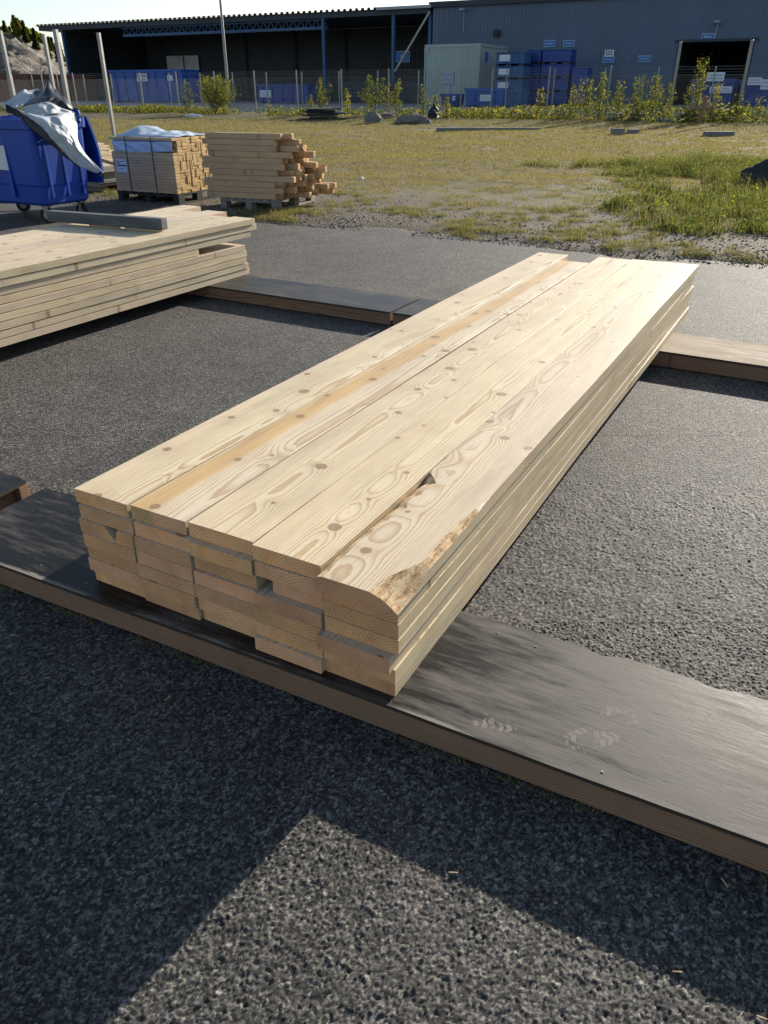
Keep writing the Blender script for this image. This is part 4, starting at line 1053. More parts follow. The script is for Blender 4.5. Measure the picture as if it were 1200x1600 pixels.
BW = 13.0
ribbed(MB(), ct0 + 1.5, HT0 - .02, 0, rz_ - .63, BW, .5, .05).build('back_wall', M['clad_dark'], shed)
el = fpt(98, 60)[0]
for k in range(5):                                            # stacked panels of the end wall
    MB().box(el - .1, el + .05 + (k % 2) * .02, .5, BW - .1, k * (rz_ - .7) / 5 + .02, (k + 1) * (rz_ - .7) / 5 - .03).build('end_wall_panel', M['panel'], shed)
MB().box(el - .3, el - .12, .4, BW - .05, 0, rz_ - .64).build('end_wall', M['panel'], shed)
for px in (98, 505, 614, 675):
    t = fpt(px, 60)[0] + (0 if px != 675 else -.25)
    mb = MB(); mb.box(t - .13, t + .13, -.02, .01, 0, rz_ - .63); mb.box(t - .13, t + .13, .25, .28, 0, rz_ - .63); mb.box(t - .02, t + .02, .0105, .2495, 0, rz_ - .63); mb.build('column', M['steel_blue'], shed)
a, b = fpt(186, 50)[0], fpt(507, 40)[0]
zl = fpt(400, 47)[1] - GZ; zu = rz_ - .66
mb = MB(); mb.bar((a, .6, zl), (b, .6, zl), .22); mb.build('truss_chord', M['steel_blue'], shed)
mb = MB(); mb.bar((a, .6, zu), (b, .6, zu), .2)
n = 30
for i in range(n):
    x0, x1 = a + (b - a) * i / n, a + (b - a) * (i + 1) / n
    mb.bar((x0, .6, zl), ((x0 + x1) / 2, .6, zu), .07); mb.bar(((x0 + x1) / 2, .6, zu), (x1, .6, zl), .07)
mb.build('truss_web', M['steel_blue'], shed)
b0, b1 = fpt(619, 112), fpt(674, 18)
MB().bar((b0[0], -.25, b0[1] - GZ), (b1[0], -.25, b1[1] - GZ), .16).build('diagonal_brace', M['galv'], shed)
for k, (p0, p1) in enumerate(((261, 287), (288, 311))):
    t0_, t1_ = on_s(p0, 100, FS + BW - .3)[0], on_s(p1, 100, FS + BW - .3)[0]; zt1 = on_s(285, 87, FS + BW - .3)[1]
    mb = MB(); ribbed(mb, t0_, t1_ - .06, 0, zt1 - GZ, BW - .3, 1.1, .04); mb.build('sliding_door_leaf', M['door_grey'], shed)
for px in (190, 385, 462, 540):
    t = on_s(px, 90, FS + BW - .2)[0]; MB().box(t - .08, t + .08, BW - .35, BW - .2, 0, rz_ - .63).build('wall_post', M['panel'], shed)
wsign(618, 80, 641, 97, 'blue notice board on the wall behind the diagonal brace', 'OFF', s=FS + 6, size=.3, group='signs in the open shed')
wall_t0, wall_t1 = on_s(532, 140, FS - 2)[0], on_s(664, 140, FS - 2)[0]
o = MB().box(0, wall_t1 - wall_t0, 0, .3, 0, 1.75, c=.02).build('concrete_wall', M['panel'], None, FW(wall_t0, FS - 2, GZ), FROT); tag(o, 'dull grey concrete bay wall under the shed roof, left of the pale container', 'wall')
wx0, wx1 = on_s(105, 150, FS - 1)[0], on_s(165, 150, FS - 1)[0]

# pale green container office
cs = 19.0
t0, z1 = on_s(665, 70, cs); t1 = on_s(750, 72, cs)[0]; zb = .38
off_ = empty('container_office', FW(t0, cs, zb), FROT); tag(off_, 'pale green ribbed container cabin standing before the warehouse', 'container')
Lx = t1 - t0; Hc = z1 - zb; Dp = 6.0
mb = MB(); ribbed(mb, .08, Lx - .08, .12, Hc - .2, 0, .24, .035); mb.build('front_wall', M['office'], off_)
mb = MB(); V = MB(); ribbed(V, .08, Dp - .08, .12, Hc - .2, 0, .24, .035)
V.v = [(Lx - y, x, z) for x, y, z in V.v]; V.build('side_wall', M['office'], off_)
mb = MB(); mb.add([(0, .1, .1), (0, Dp, .1), (0, Dp, Hc - .1), (0, .1, Hc - .1)], [(0, 1, 2, 3)]); mb.add([(0, Dp, .1), (Lx, Dp, .1), (Lx, Dp, Hc - .1), (0, Dp, Hc - .1)], [(3, 2, 1, 0)]); mb.build('back_wall', M['office'], off_)
mb = MB(); mb.box(-.03, Lx + .06, -.08, .05, Hc - .2, Hc); mb.box(-.03, Lx + .06, -.08, .05, 0, .14); mb.box(Lx - .05, Lx + .06, .051, Dp, Hc - .18, Hc - .002); mb.build('roof_rail', M['office'], off_)
mb = MB()
for x in (0, Lx): MB().box(x - .05, x + .065, -.075, .06, .141, Hc - .201).build('corner_post', M['office'], off_)
MB().box(.0, Lx, .052, Dp, Hc - .1, Hc - .01).build('roof', M['rust'], off_)
for x in (.04, Lx - .3): MB().box(x, x + .28, -.11, -.081, Hc - .5, Hc - .15).build('corner_plate', M['roof_trim'], off_)
bx, bz = on_s(700, 121, cs); bx -= t0; bz -= zb
MB().box(bx - .5, bx + .5, -.13, -.09, bz - .42, bz + .42).build('fire_notice', M['sign_frame'], off_)
text('lettering', 'BRAND', .34, M['red_ink'], off_, (bx, -.137, bz + .19)); text('lettering', 'POST', .34, M['red_ink'], off_, (bx, -.137, bz - .2))
MB().box(bx - .3, bx + .25, -.12, -.09, bz - 1.15, bz - .55).build('paper_notice', M['roof_trim'], off_)
MB().box(Lx + .04, Lx + .06, 1.0, 1.7, Hc - 1.15, Hc - .5).build('blue_notice', M['sign_blue'], off_)

def skip(px0, px1, ptop, s, label, depth=2.2, m='blue_skip', signs=(), slope=True, zb=.4, rim=True, ribs=5, group='blue steel waste skips'):
    t0, z1 = on_s(px0, ptop, s); t1 = on_s(px1, ptop, s)[0]; H = z1 - zb; L = t1 - t0
    e = empty('waste_skip', FW(t0, s, zb), FROT); tag(e, label, 'skip', group)
    k = .06 * H if slope else 0
    mb = MB(); w_ = .05
    V = [(k, k, .12), (L - k, k, .12), (L - k, depth - k, .12), (k, depth - k, .12), (0, 0, H), (L, 0, H), (L, depth, H), (0, depth, H),
         (w_, w_, H), (L - w_, w_, H), (L - w_, depth - w_, H), (w_, depth - w_, H), (k + w_, k + w_, .2), (L - k - w_, k + w_, .2), (L - k - w_, depth - k - w_, .2), (k + w_, depth - k - w_, .2)]
    Fs = [(3, 2, 1, 0), (0, 1, 5, 4), (1, 2, 6, 5), (2, 3, 7, 6), (3, 0, 4, 7), (4, 5, 9, 8), (5, 6, 10, 9), (6, 7, 11, 10), (7, 4, 8, 11), (8, 9, 13, 12), (9, 10, 14, 13), (10, 11, 15, 14), (11, 8, 12, 15), (12, 13, 14, 15)]
    mb.add(V, Fs).build('body', M[m], e)
    if rim: MB().box(-.06, L + .06, -.07, -.002, H - .16, H + .02).build('rim', M[m], e)
    for i in range(ribs):
        x = L * (i + .5) / ribs; MB().add([(x - .05, k - .09, .15), (x + .05, k - .09, .15), (x + .05, -.08, H - .17), (x - .05, -.08, H - .17), (x - .05, k, .15), (x + .05, k, .15), (x + .05, 0, H - .17), (x - .05, 0, H - .17)], [(0, 1, 2, 3), (1, 5, 6, 2), (4, 0, 3, 7), (3, 2, 6, 7), (0, 4, 5, 1)]).build('rib', M[m], e)
    mb = MB(); mb.box(.2, .4, .1, depth - .1, 0, .118); mb.box(L - .4, L - .2, .1, depth - .1, 0, .118); mb.build('runner', M['pile_dark'], e)
    for (a, b, c_, d_, kind_) in signs:
        sx0, sz1 = on_s(a, b, s); sx1, sz0 = on_s(c_, d_, s); sx0 -= t0; sx1 -= t0; sz0 -= zb; sz1 -= zb
        MB().box(sx0, sx1, -.12, -.095, sz0, sz1).build('sign_plate', M['white'], e)
        if kind_ == 'stena':
            hh = sz1 - sz0; ww = sx1 - sx0
            text('lettering', 'STENA', hh * .52, M['ink'], e, (sx0 + ww * .6, -.126, sz0 + hh * .66), stretch=.92)
            mb = MB(); q = Vector((sx0 + ww * .13, -.124, sz0 + hh * .66)); nseg = 14
            for i in range(nseg):
                a0, a1 = 5.4 * i / nseg + .5, 5.4 * (i + 1) / nseg + .5
                mb.bar(q + Vector((math.cos(a0), 0, math.sin(a0))) * hh * .2, q + Vector((math.cos(a1), 0, math.sin(a1))) * hh * .2, .05)
            mb.build('round_emblem', M['ink'], e)
            text('lettering', 'RECYCLING', hh * .25, M['ink'], e, (sx0 + ww * .5, -.126, sz0 + hh * .2), stretch=.95)
        elif kind_ == 'lines':
            for q in range(2): MB().box(sx0 + .1 * (sx1 - sx0), sx1 - .1 * (sx1 - sx0), -.126, -.1205, sz0 + (sz1 - sz0) * (.25 + .35 * q), sz0 + (sz1 - sz0) * (.4 + .35 * q)).build('faded_line', M['sign_frame'], e)
    return e
skip(169, 283, 110, 20, 'large blue steel skip with a white lettered sign, left before the shed', 2.6, signs=((214, 115, 232, 127, 'stena'), (262, 118, 272, 126, 'lines')), ribs=7)
skip(402, 480, 132, 21, 'dark blue skip with a small grey sign under the shed roof', 2.0, m='blue_crate', signs=((407, 141, 425, 152, 'lines'),), slope=False)
sk = skip(727, 788, 138, 14, 'low blue skip with a white sign in front of the pale container', 2.0, signs=((751, 148, 767, 158, 'lines'),), ribs=2)
skip(690, 716, 147, 14.5, 'small dark blue skip beside the low white-signed skip', 1.2, m='blue_crate', ribs=2, signs=((708, 150, 712, 157, 'lines'),))
skip(790, 815, 140, 14.2, 'low grey blue tipping skip with a sloped end', 1.8, m='blue_dull', ribs=1)
skip(1070, 1172, 137, 20, 'long blue skip before the open warehouse door', 2.4, m='blue_crate', signs=((1109, 136.5, 1132, 142, None), (1110, 135, 1131, 127, None), ), ribs=3) if False else None
skip(1082, 1150, 124, 19, 'tall dark blue skip with two white signs before the open door', 2.4, m='blue_crate', signs=((1106, 113, 1131, 127, 'lines'), (1110, 135, 1143, 145.5, 'lines')), ribs=2)
skip(1158, 1230, 126, 18.5, 'dark blue skip with cream signs at the right edge of the view', 2.4, m='blue_crate', signs=((1170, 121, 1189, 133, 'lines'), (1191, 124, 1206, 140, 'lines')), ribs=3)
def crate(t, s, z, L, D, H, m, label, group, sign=None, name='blue_crate'):
    e = empty(name, FW(t, s, z), FROT); tag(e, label, 'crate', group)
    mb = MB(); mb.box(0, L, 0, D, .14, H - .06, c=.02); mb.build('body', M[m], e)
    MB().box(-.03, L + .03, -.03, D + .03, H - .058, H, c=.01).build('rim', M[m], e)
    ft_ = MB().box(-.09, .09, 0, D, 0, .138).mesh('foot', M['pile_dark'])
    for x in (.12, L / 2, L - .12): link('foot', ft_, e, (x, 0, 0))
    rb_ = MB().box(-.03, .03, -.028, -.001, .16, H - .07).mesh('rib', M[m])
    for k in range(1, 5): link('rib', rb_, e, (L * k / 5, 0, 0))
    if sign: MB().box(L * .12, L * sign, -.05, -.03, H * .35, H * .82).build('sign_plate', M['white'], e)
    return e
st_s = 20.0
LV = ['bottom', 'second', 'third', 'top']
for c, (p0, p1) in enumerate(((825, 846), (848, 893))):
    ta, ztop = on_s(p0, 78, st_s); tb = on_s(p1, 78, st_s)[0]
    Hh = (ztop - .42) / 4
    for k in range(4):
        crate(ta, st_s, .42 + k * (Hh + .001), tb - ta, 1.4, Hh, 'blue_crate', f'blue plastic crate, {LV[k]} of the {["narrow left", "wide right"][c]} stack before the warehouse', 'stacked blue crates before the warehouse')
ta, ztop = on_s(895, 106, st_s); tb = on_s(919, 106, st_s)[0]; Hh = (ztop - .42) / 2
for k in range(2): crate(ta, st_s, .42 + k * (Hh + .001), tb - ta, 1.2, Hh, 'blue_crate', f'bright blue crate, {["lower", "upper"][k]} of the short stack left of the D2 sign', 'stacked blue crates before the warehouse')
ta, ztop = on_s(776, 82, 18); tb = on_s(820, 82, 18)[0]; Hh = (ztop - .42) / 4
for k in range(4): crate(ta, 18, .42 + k * (Hh + .001), tb - ta, 1.6, Hh, 'blue_dull', f'rusty faded blue steel box, {LV[k]} of the stack beside the pale container', 'rusty blue steel boxes', sign=.5 if k != 0 else None, name='steel_box')

# red brown containers and the hill at the far left
for k in range(3):
    d = ray(-30 + k * 44, 150); P = Vector((0, 0, CAMH)) + d * ((92 + k * 3) / d.y); P.z = .35
    e = empty('shipping_container', P, R(-12)); tag(e, ['red brown container at the far left edge of the view', 'red brown container half hidden by the steel posts', 'red brown container next to the shed end, far left'][k], 'container', 'red brown containers at the far left')
    mb = MB(); ribbed(mb, 0, 6.0, .1, 2.5, 0, .3, .05); mb.build('side_wall', M['redbox'], e); MB().box(0, 6.0, .01, 2.4, 0, 2.6, c=.03).build('box', M['redbox'], e); mb = MB(); mb.box(-.02, 6.02, -.06, -.045, 2.5, 2.62); mb.box(-.02, 6.02, -.06, -.045, 0, .1); mb.build('rail', M['redbox'], e)
hx = np.linspace(-260, -38, 260); hy = np.linspace(118, 330, 200)
X, Y, F = grid(hx, hy)
az = X / Y
Z = 10.3 * sm(120, 190, Y + (fnoise(X * .05, Y * .05, 30) - .5) * 20) * sm(-.27, -.43, az) * (.8 + .4 * fnoise(X * .02, Y * .02, 31)) + (fnoise(X * .15, Y * .15, 32) - .5) * 3.0 + (fnoise(X * .6, Y * .6, 33, 4) - .5) * 3.2
Z = np.maximum(Z, -1)
hillZ = lambda x, y: float(np.maximum(10.3 * sm(120, 190, y + (fnoise(x * .05, y * .05, 30) - .5) * 20) * sm(-.27, -.43, x / y) * (.8 + .4 * fnoise(x * .02, y * .02, 31)) + (fnoise(x * .15, y * .15, 32) - .5) * 3.0, -1))
kind(link('hill', npmesh('hill', np.stack([X, Y, Z], 1), F, M['rock'])), 'structure', 'rocky slope with trees on its crest at the far left')

# ================================================================== PLANTS
def leaves(P, size, cols, up=.3, aspect=.55):
    """P (n,3) leaf centres -> quads with random facing"""
    n = len(P); a = rng.normal(size=(n, 3)); a[:, 2] *= .6; a /= np.linalg.norm(a, axis=1)[:, None]
    b = rng.normal(size=(n, 3)); b -= (b * a).sum(1)[:, None] * a; b /= np.linalg.norm(b, axis=1)[:, None]
    s = size * (.6 + .8 * rng.random(n))[:, None]
    V = np.stack([P - a * s, P + b * s * aspect, P + a * s, P - b * s * aspect], 1).reshape(-1, 3)
    F = np.arange(4 * n).reshape(n, 4)
    return V, F, np.repeat(cols, 4, 0)
GREEN = np.array([(.075, .11, .025), (.10, .135, .03), (.14, .165, .04), (.06, .085, .022)]); YEL = np.array([(.34, .30, .05), (.27, .26, .05), (.42, .33, .04)]); BROWN = np.array([(.12, .07, .03), (.16, .11, .05)])
def leafcols(n, yel=.3, br=.03):
    c = GREEN[rng.integers(0, 4, n)].copy(); q = rng.random(n)
    m_ = q < yel; c[m_] = YEL[rng.integers(0, 3, m_.sum())]
    m_ = q > 1 - br; c[m_] = BROWN[rng.integers(0, 2, m_.sum())]
    return c * (.7 + .6 * rng.random((n, 1)))
def sapling(px, ptop, wpx, label, s=-1.2, yel=.3, dens=1.0, cat='sapling', group='saplings along the fence', name='sapling', nst=None):
    d = ray(px, 180); k = (s - (Vector((0, 0, 0)) - FO).dot(NN)) / Vector((d.x, d.y, 0)).dot(NN)
    P = Vector((d.x * k, d.y * k, 0)); P.z = float(zt(P.x, P.y)); zt_ = on_s(px, ptop, s)[1]; H = zt_ - P.z; W = wpx / 1186 * P.y * 1.14
    e = empty(name, P); tag(e, label, cat, group)
    mb = MB(); L = []
    for i in range(nst or max(2, int(W / .35) + 1)):
        a = rng.uniform(0, 6.28); lean = W * .42 * rng.random() ** .7; h = H * (1 - .45 * (lean / (W * .5)) ** 1.2 * rng.random()) if i else H
        tip = Vector((math.cos(a) * lean, math.sin(a) * lean, h)) if i else Vector((rng.uniform(-.05, .05), 0, H))
        base = Vector((math.cos(a) * W * .1, math.sin(a) * W * .1, 0)); midp = base.lerp(tip, .5) + Vector((rng.uniform(-.06, .06), rng.uniform(-.06, .06), 0))
        mb.tube(base, midp, .014, .010, 5, caps=False); mb.tube(midp, tip, .010, .003, 5, caps=False)
        nt_ = int(9 * h)
        for j in range(nt_):                                 # twigs with leaves
            f = .12 + .88 * (j + rng.random()) / nt_; p = base.lerp(midp, f * 2) if f < .5 else midp.lerp(tip, f * 2 - 1)
            ln = ((W * .36 + .12) * (1.05 - f) + .06) * rng.uniform(.35, 1.25); aa = rng.uniform(0, 6.28); q = p + Vector((math.cos(aa), math.sin(aa), .7)) * ln
            mb.tube(p, q, .004, .002, 3, caps=False)
            m_ = int(dens * 2.2 * (4 + 16 * ln))
            u_ = rng.random((m_, 1)); L.append(np.array(p) * (1 - u_) + np.array(q) * u_ + rng.normal(size=(m_, 3)) * .05)
    mb.build('stem', M['stem'], e)
    L = np.concatenate(L); V, F, c = leaves(L, .031, leafcols(len(L), yel))
    link('crown', npmesh('crown', V, F, M['leaf'], cols=c), e)
sap = [(294, 127, 22, .15, 'slim sapling beside the large blue skip'), (420, 160, 14, .4, 'low sapling left of the black sheet pile'), (503, 121, 30, .2, 'pointed sapling behind the black sheet pile'), (487, 150, 18, .35, 'short sapling left of the pointed sapling'),
       (541, 139, 18, .6, 'thin yellowing sapling between two fence posts, middle left'), (578, 118, 42, .15, 'broad green sapling in the middle of the fence'), (600, 136, 14, .3, 'thin sapling just right of the broad green one'), (622, 127, 26, .45, 'yellow green sapling before the blue shed column'),
       (660, 134, 20, .15, 'narrow green sapling at the left corner of the pale container'), (680, 148, 18, .5, 'low yellow sapling before the fire notice'), (697, 152, 16, .6, 'low yellow sapling right of the fire notice'), (842, 137, 16, .85, 'bright yellow sapling before the blue crate stacks'),
       (893, 134, 24, .45, 'yellow green sapling right of the blue crate stacks'), (912, 122, 30, .4, 'tall leafy sapling below the gap beside the D2 sign'), (935, 114, 34, .35, 'tall leafy sapling below the D2 sign'), (962, 126, 34, .35, 'leafy sapling right of the post under the D2 sign'), (990, 118, 30, .3, 'leafy sapling below the small blue sign right of D2'),
       (1020, 116, 34, .35, 'leafy sapling left of the first tall gate post'), (1040, 130, 24, .35, 'short sapling against the first tall gate post'), (1080, 90, 40, .3, 'tallest pointed sapling, right of the first tall gate post'), (1112, 130, 22, .6, 'leaning yellow sapling between the two tall gate posts'), (1152, 142, 26, .2, 'green sapling at the second tall gate post'), (1183, 152, 14, .4, 'small sapling right of the second tall gate post')]
for px, pt, wp, yl, lab in sap: sapling(px, pt, wp, lab, yel=yl, s=-.9 + .5 * math.sin(px))
sapling(345, 119, 56, 'dense round green bush at the foot of the lamp pole', yel=.3, dens=1.3, cat='bush', name='bush', group='bushes', nst=16)
# low weeds along the fence: uncountable
n = 60000
t = rng.uniform(-45, 24, n); s = rng.normal(-.7, .75, n); X = t * U.x + s * NN.x; Y = 49 + t * U.y + s * NN.y
hN = fnoise(t * .6, s * .8, 40); keep = hN > .43; X, Y, t, s, hN = X[keep], Y[keep], t[keep], s[keep], hN[keep]
hh = rng.random(len(X)) ** 1.4 * (.10 + .50 * hN + .45 * sm(4, 14, t) * hN)
V, F, c = leaves(np.stack([X, Y, zt(X, Y) + hh], 1), .05, leafcols(len(X), .28, .14))
kind(link('fence_weeds', npmesh('fence_weeds', V, F, M['leaf'], cols=c)), 'stuff', 'low yellow green weeds growing along the fence')
# grass
def blades(X, Y, H, W, cols, lean=.5):
    n = len(X); a = rng.uniform(0, 6.283, n); l = lean * rng.random(n) * H; b = rng.uniform(0, 6.283, n)
    Z = zt(X, Y) - .005
    dx, dy = np.cos(a) * W / 2, np.sin(a) * W / 2
    V = np.stack([np.stack([X - dx, Y - dy, Z], 1), np.stack([X + dx, Y + dy, Z], 1), np.stack([X + np.cos(b) * l, Y + np.sin(b) * l, Z + H], 1)], 1).reshape(-1, 3)
    return V, np.arange(3 * n).reshape(n, 3), np.repeat(cols, 3, 0)
def grass_cols(n, dry):
    g = np.array([(.125, .135, .042), (.155, .15, .055), (.10, .115, .033)])[rng.integers(0, 3, n)]; d = np.array([(.26, .205, .10), (.21, .17, .08), (.30, .24, .135)])[rng.integers(0, 3, n)]
    return np.where((rng.random(n) < dry)[:, None], d, g) * (.65 + .7 * rng.random((n, 1)))
def scatter(n, ymin, ymax):
    Y = ymin * (ymax / ymin) ** (rng.random(n) ** .8); X = (rng.random(n) * 2 - 1) * .5 * Y * 1.02
    return X, Y
X, Y = scatter(150000, 8.2, 48.5)
e = edge_e(X, Y); s = S_of(X, Y)
den = fnoise(X * .5, Y * .5, 50, 4) * .9 + fnoise(X * 3, Y * 3, 51) * .5
th = 1.0 - .5 * sm(.0, 9, e) + .2 * (1 - sm(0, 2.5, e)) - .12 * sm(2.5, 6, X) * (e > .6)
k = (den > th) & (e > .15) & (s < -.2)
X, Y, e = X[k], Y[k], e[k]
rep = 5
Xr = np.repeat(X, rep) + rng.normal(size=len(X) * rep) * .035; Yr = np.repeat(Y, rep) + rng.normal(size=len(X) * rep) * .035
far_ = np.clip(Yr / 14, 1, 3)
V, F, c = blades(Xr, Yr, (.016 + .036 * rng.random(len(Xr))) * np.clip(far_ * .8, 1, 1.4), .006 * far_, grass_cols(len(Xr), .68))
kind(link('grass', npmesh('grass', V, F, M['grass'], cols=c)), 'stuff', 'short dry grass covering the field')
# tall lush weeds on the right and tufts at the asphalt edge
def tuft_patch(name, X, Y, H, per, spread, label, lush=True, w_=.012, lsz=.0):
    Xr = np.repeat(X, per) + rng.normal(size=len(X) * per) * np.repeat(spread, per); Yr = np.repeat(Y, per) + rng.normal(size=len(X) * per) * np.repeat(spread, per)
    Hr = np.repeat(H, per) * (.4 + .7 * rng.random(len(Xr)))
    V, F, c = blades(Xr, Yr, Hr, w_, grass_cols(len(Xr), .18 if lush else .5) * (1.0 if lush else .95), .8)
    if lush:
        nL = len(Xr) // 2; Q = np.stack([Xr[:nL], Yr[:nL], zt(Xr[:nL], Yr[:nL]) + Hr[:nL] * rng.random(nL)], 1)
        q = leaves(Q, .024, leafcols(nL, .03, .06) * .95); 
        kind(link(name + '_leaves', npmesh(name + '_leaves', q[0], q[1], M['leaf'], cols=q[2])), 'stuff', 'broad leaves of the ' + label)
    kind(link(name, npmesh(name, V, F, M['grass'], cols=c)), 'stuff', label)
n = 2300
X = 3.2 + 7.5 * rng.random(n) ** .8; Y = 9.3 + 10 * rng.random(n); 
m_ = (np.abs(X / Y) < .52) & (fnoise(X * .7, Y * .7, 60) + .085 * (X - 4.2) - .03 * np.abs(Y - 12.5) + .28 * (rng.random(n) - .5) > .42) & (edge_e(X, Y) > 1.2)
X, Y = X[m_], Y[m_]
tuft_patch('weeds', X, Y, (.06 + .17 * rng.random(len(X)) + .10 * sm(4.5, 6.5, X)) * (.4 + 1.2 * fnoise(X * 1.3, Y * 1.3, 63)), 40, .05 + .09 * rng.random(len(X)), 'lush green weeds at the right side of the field')
n = 1500
X = rng.uniform(-2.5, 6, n); ee = .05 + 3.2 * rng.random(n) ** 1.5; Y = (ee + 8.5 - .488 * X) / .873
m_ = fnoise(X * 1.4, Y * 1.4, 61) > .53; X, Y = X[m_], Y[m_]
tuft_patch('edge_tufts', X, Y, .03 + .05 * rng.random(len(X)), 55, np.full(len(X), .05), 'dry grass tufts along the asphalt edge', lush=False, w_=.006)
X = np.concatenate([rng.normal(-1.25, .3, 40), rng.normal(-1.9, .5, 30), rng.normal(-4.2, .5, 30)]); Y = np.concatenate([rng.normal(11.3, .15, 40), rng.normal(11.1, .1, 30), rng.normal(13.4, .6, 30)])
tuft_patch('pallet_tufts', X, Y, .05 + .05 * rng.random(len(X)), 40, np.full(len(X), .05), 'green grass tufts round the pallets', lush=False, w_=.007)
# gravel
n = 17000
X = rng.uniform(-6.5, 7, n); ee = rng.exponential(1.1, n) - .12; Y = (ee + 8.5 - .488 * X) / .873
k = (ee < 5) & (fnoise(X * 1.1, Y * 1.1, 70) > .3); X, Y = X[k], Y[k]; n = len(X)
oct_ = np.array([(1, 0, 0), (0, 1, 0), (-1, 0, 0), (0, -1, 0), (0, 0, .8), (0, 0, -.5)]); of = np.array([(0, 1, 4), (1, 2, 4), (2, 3, 4), (3, 0, 4), (1, 0, 5), (2, 1, 5), (3, 2, 5), (0, 3, 5)])
sz = (.004 + .017 * rng.random(n) ** 4)[:, None, None]; V = oct_[None] * sz * (.6 + .8 * rng.random((n, 6, 1))) ; an = rng.uniform(0, 6.28, n)
ca, sa = np.cos(an)[:, None], np.sin(an)[:, None]; V = np.stack([V[..., 0] * ca - V[..., 1] * sa, V[..., 0] * sa + V[..., 1] * ca, V[..., 2]], -1)
zg = np.maximum(zt(X, Y), -.002 - .03 * (edge_e(X, Y) > .1)); V += np.stack([X, Y, zg + .002], 1)[:, None]
F = (of[None] + 6 * np.arange(n)[:, None, None]).reshape(-1, 3)
kind(link('gravel', npmesh('gravel', V.reshape(-1, 3), F, M['stone'])), 'stuff', 'loose gravel along the edge of the asphalt')

# conifers and broadleaf trees on the hill
def tree(x, y, H, label, conifer=True):
    z = hillZ(x, y) - .3
    e = empty('conifer' if conifer else 'broadleaf_tree', (x, y, z)); tag(e, label, 'tree', 'trees on the hill crest')
    MB().tube((0, 0, 0), (0, 0, H * .95), .16, .03, 6).build('trunk', M['stem'], e)
    n = 1500; f = rng.random(n) ** .8
    if conifer:
        z_ = H * (.12 + .88 * f); r_ = (1 - f) * H * .2 * (.35 + .65 * np.abs(np.sin(f * 32 + rng.random() * 6))) * np.sqrt(rng.random(n)) + .05; z_ = z_ - r_ * .3
    else:
        th = rng.random(n) * 3.14; z_ = H * (.6 + .38 * np.cos(th) * rng.random(n) ** .4); r_ = H * .27 * np.sin(th) * rng.random(n) ** .4
    a = rng.uniform(0, 6.28, n); P = np.stack([r_ * np.cos(a), r_ * np.sin(a), z_], 1)
    c = leafcols(n, .0 if conifer else .5, .02) * (.45 if conifer else .8)
    q = leaves(P, .28, c); link('crown', npmesh('crown', q[0], q[1], M['leaf'], cols=q[2]), e)
tr = [(-20, 78, 1), (-8, 70, 1), (3, 75, 1), (12, 66, 1), (20, 70, 1), (27, 60, 1), (31, 62, 1), (36, 68, 1), (42, 70, 1), (47, 76, 0), (52, 72, 1), (57, 74, 1), (63, 84, 0), (66, 70, 1), (73, 74, 1), (77, 68, 1), (83, 78, 1), (89, 76, 1), (95, 82, 1), (15, 84, 0), (35, 86, 0), (70, 88, 0)]
for i, (px, pt, cn) in enumerate(tr):
    Yd = 190 + 14 * math.sin(i * 2.1); d = ray(px, pt); P = Vector((0, 0, CAMH)) + d * (Yd / d.y)
    hz = hillZ(P.x, P.y); H = min(max(4.0, P.z - hz), 9.0)
    tree(P.x, P.y, H, f'{"dark conifer" if cn else "yellowing broadleaf tree"} on the hill crest, {ordinal(sorted(t_[0] for t_ in tr).index(px)) if sorted(t_[0] for t_ in tr).index(px) < 14 else ["fifteenth","sixteenth","seventeenth","eighteenth","nineteenth","twentieth","twenty-first","twenty-second"][sorted(t_[0] for t_ in tr).index(px)-14]} from the left', bool(cn))

# ================================================================== JUNK ON THE FIELD
def lump(name, px, py, w_, d_, h_, m, label, cat, group=None, seed=0, rz=FROT):
    p = on_z(px, py, 0); z = float(zt(p.x, p.y)); p = on_z(px, py, z)
    n, mm = 36, 14; V = []; rr = random.Random(seed)
    for j in range(mm):
        v_ = j / (mm - 1)
        for i in range(n):
            a = 6.2832 * i / n; q = (1 - v_ ** 2.2) ** .5 if v_ < 1 else .02
            k = 1 + .3 * mnoise.noise(Vector((math.cos(a) * 1.5 + seed, math.sin(a) * 1.5, v_ * 2))) + .45 * abs(mnoise.noise(Vector((math.cos(a) * 3 + seed, math.sin(a) * 3, v_ * 5)))) - .1
            V.append((math.cos(a) * w_ / 2 * q * k, math.sin(a) * d_ / 2 * q * k, h_ * v_ * (1 + .5 * mnoise.noise(Vector((math.cos(a) * 2, math.sin(a) * 2 + seed, 3)))) - .03))
    Fs = [(j * n + i, j * n + (i + 1) % n, (j + 1) * n + (i + 1) % n, (j + 1) * n + i) for j in range(mm - 1) for i in range(n)] + [tuple(range((mm - 1) * n, mm * n))]
    o = MB().add(V, Fs).build(name, m, None, (p.x, p.y, z), rz, smooth=True); tag(o, label, cat, group); return o
def slab_pile(name, px0, px1, py, n, th, dep, m, label, cat, seed):
    p0, p1 = on_z(px0, py, .1), on_z(px1, py, .1); rr = random.Random(seed); L = (p1 - p0).length; z = float(zt(p0.x, p0.y))
    e = empty(name, (p0.x, p0.y, z), math.atan2(p1.y - p0.y, p1.x - p0.x)); tag(e, label, cat)
    for k in range(n):
        a = rr.uniform(0, L * .25); b = L - rr.uniform(0, L * .3)
        o = MB().box(a, b, rr.uniform(-.1, .1), dep + rr.uniform(-.1, .1), 0, th, c=.008).build('sheet' if 'sheet' in name else 'slab', m, e, (0, 0, k * (th * 1.25) + .01)); o.rotation_euler = (rr.uniform(-.03, .03), rr.uniform(-.02, .02), rr.uniform(-.05, .05))
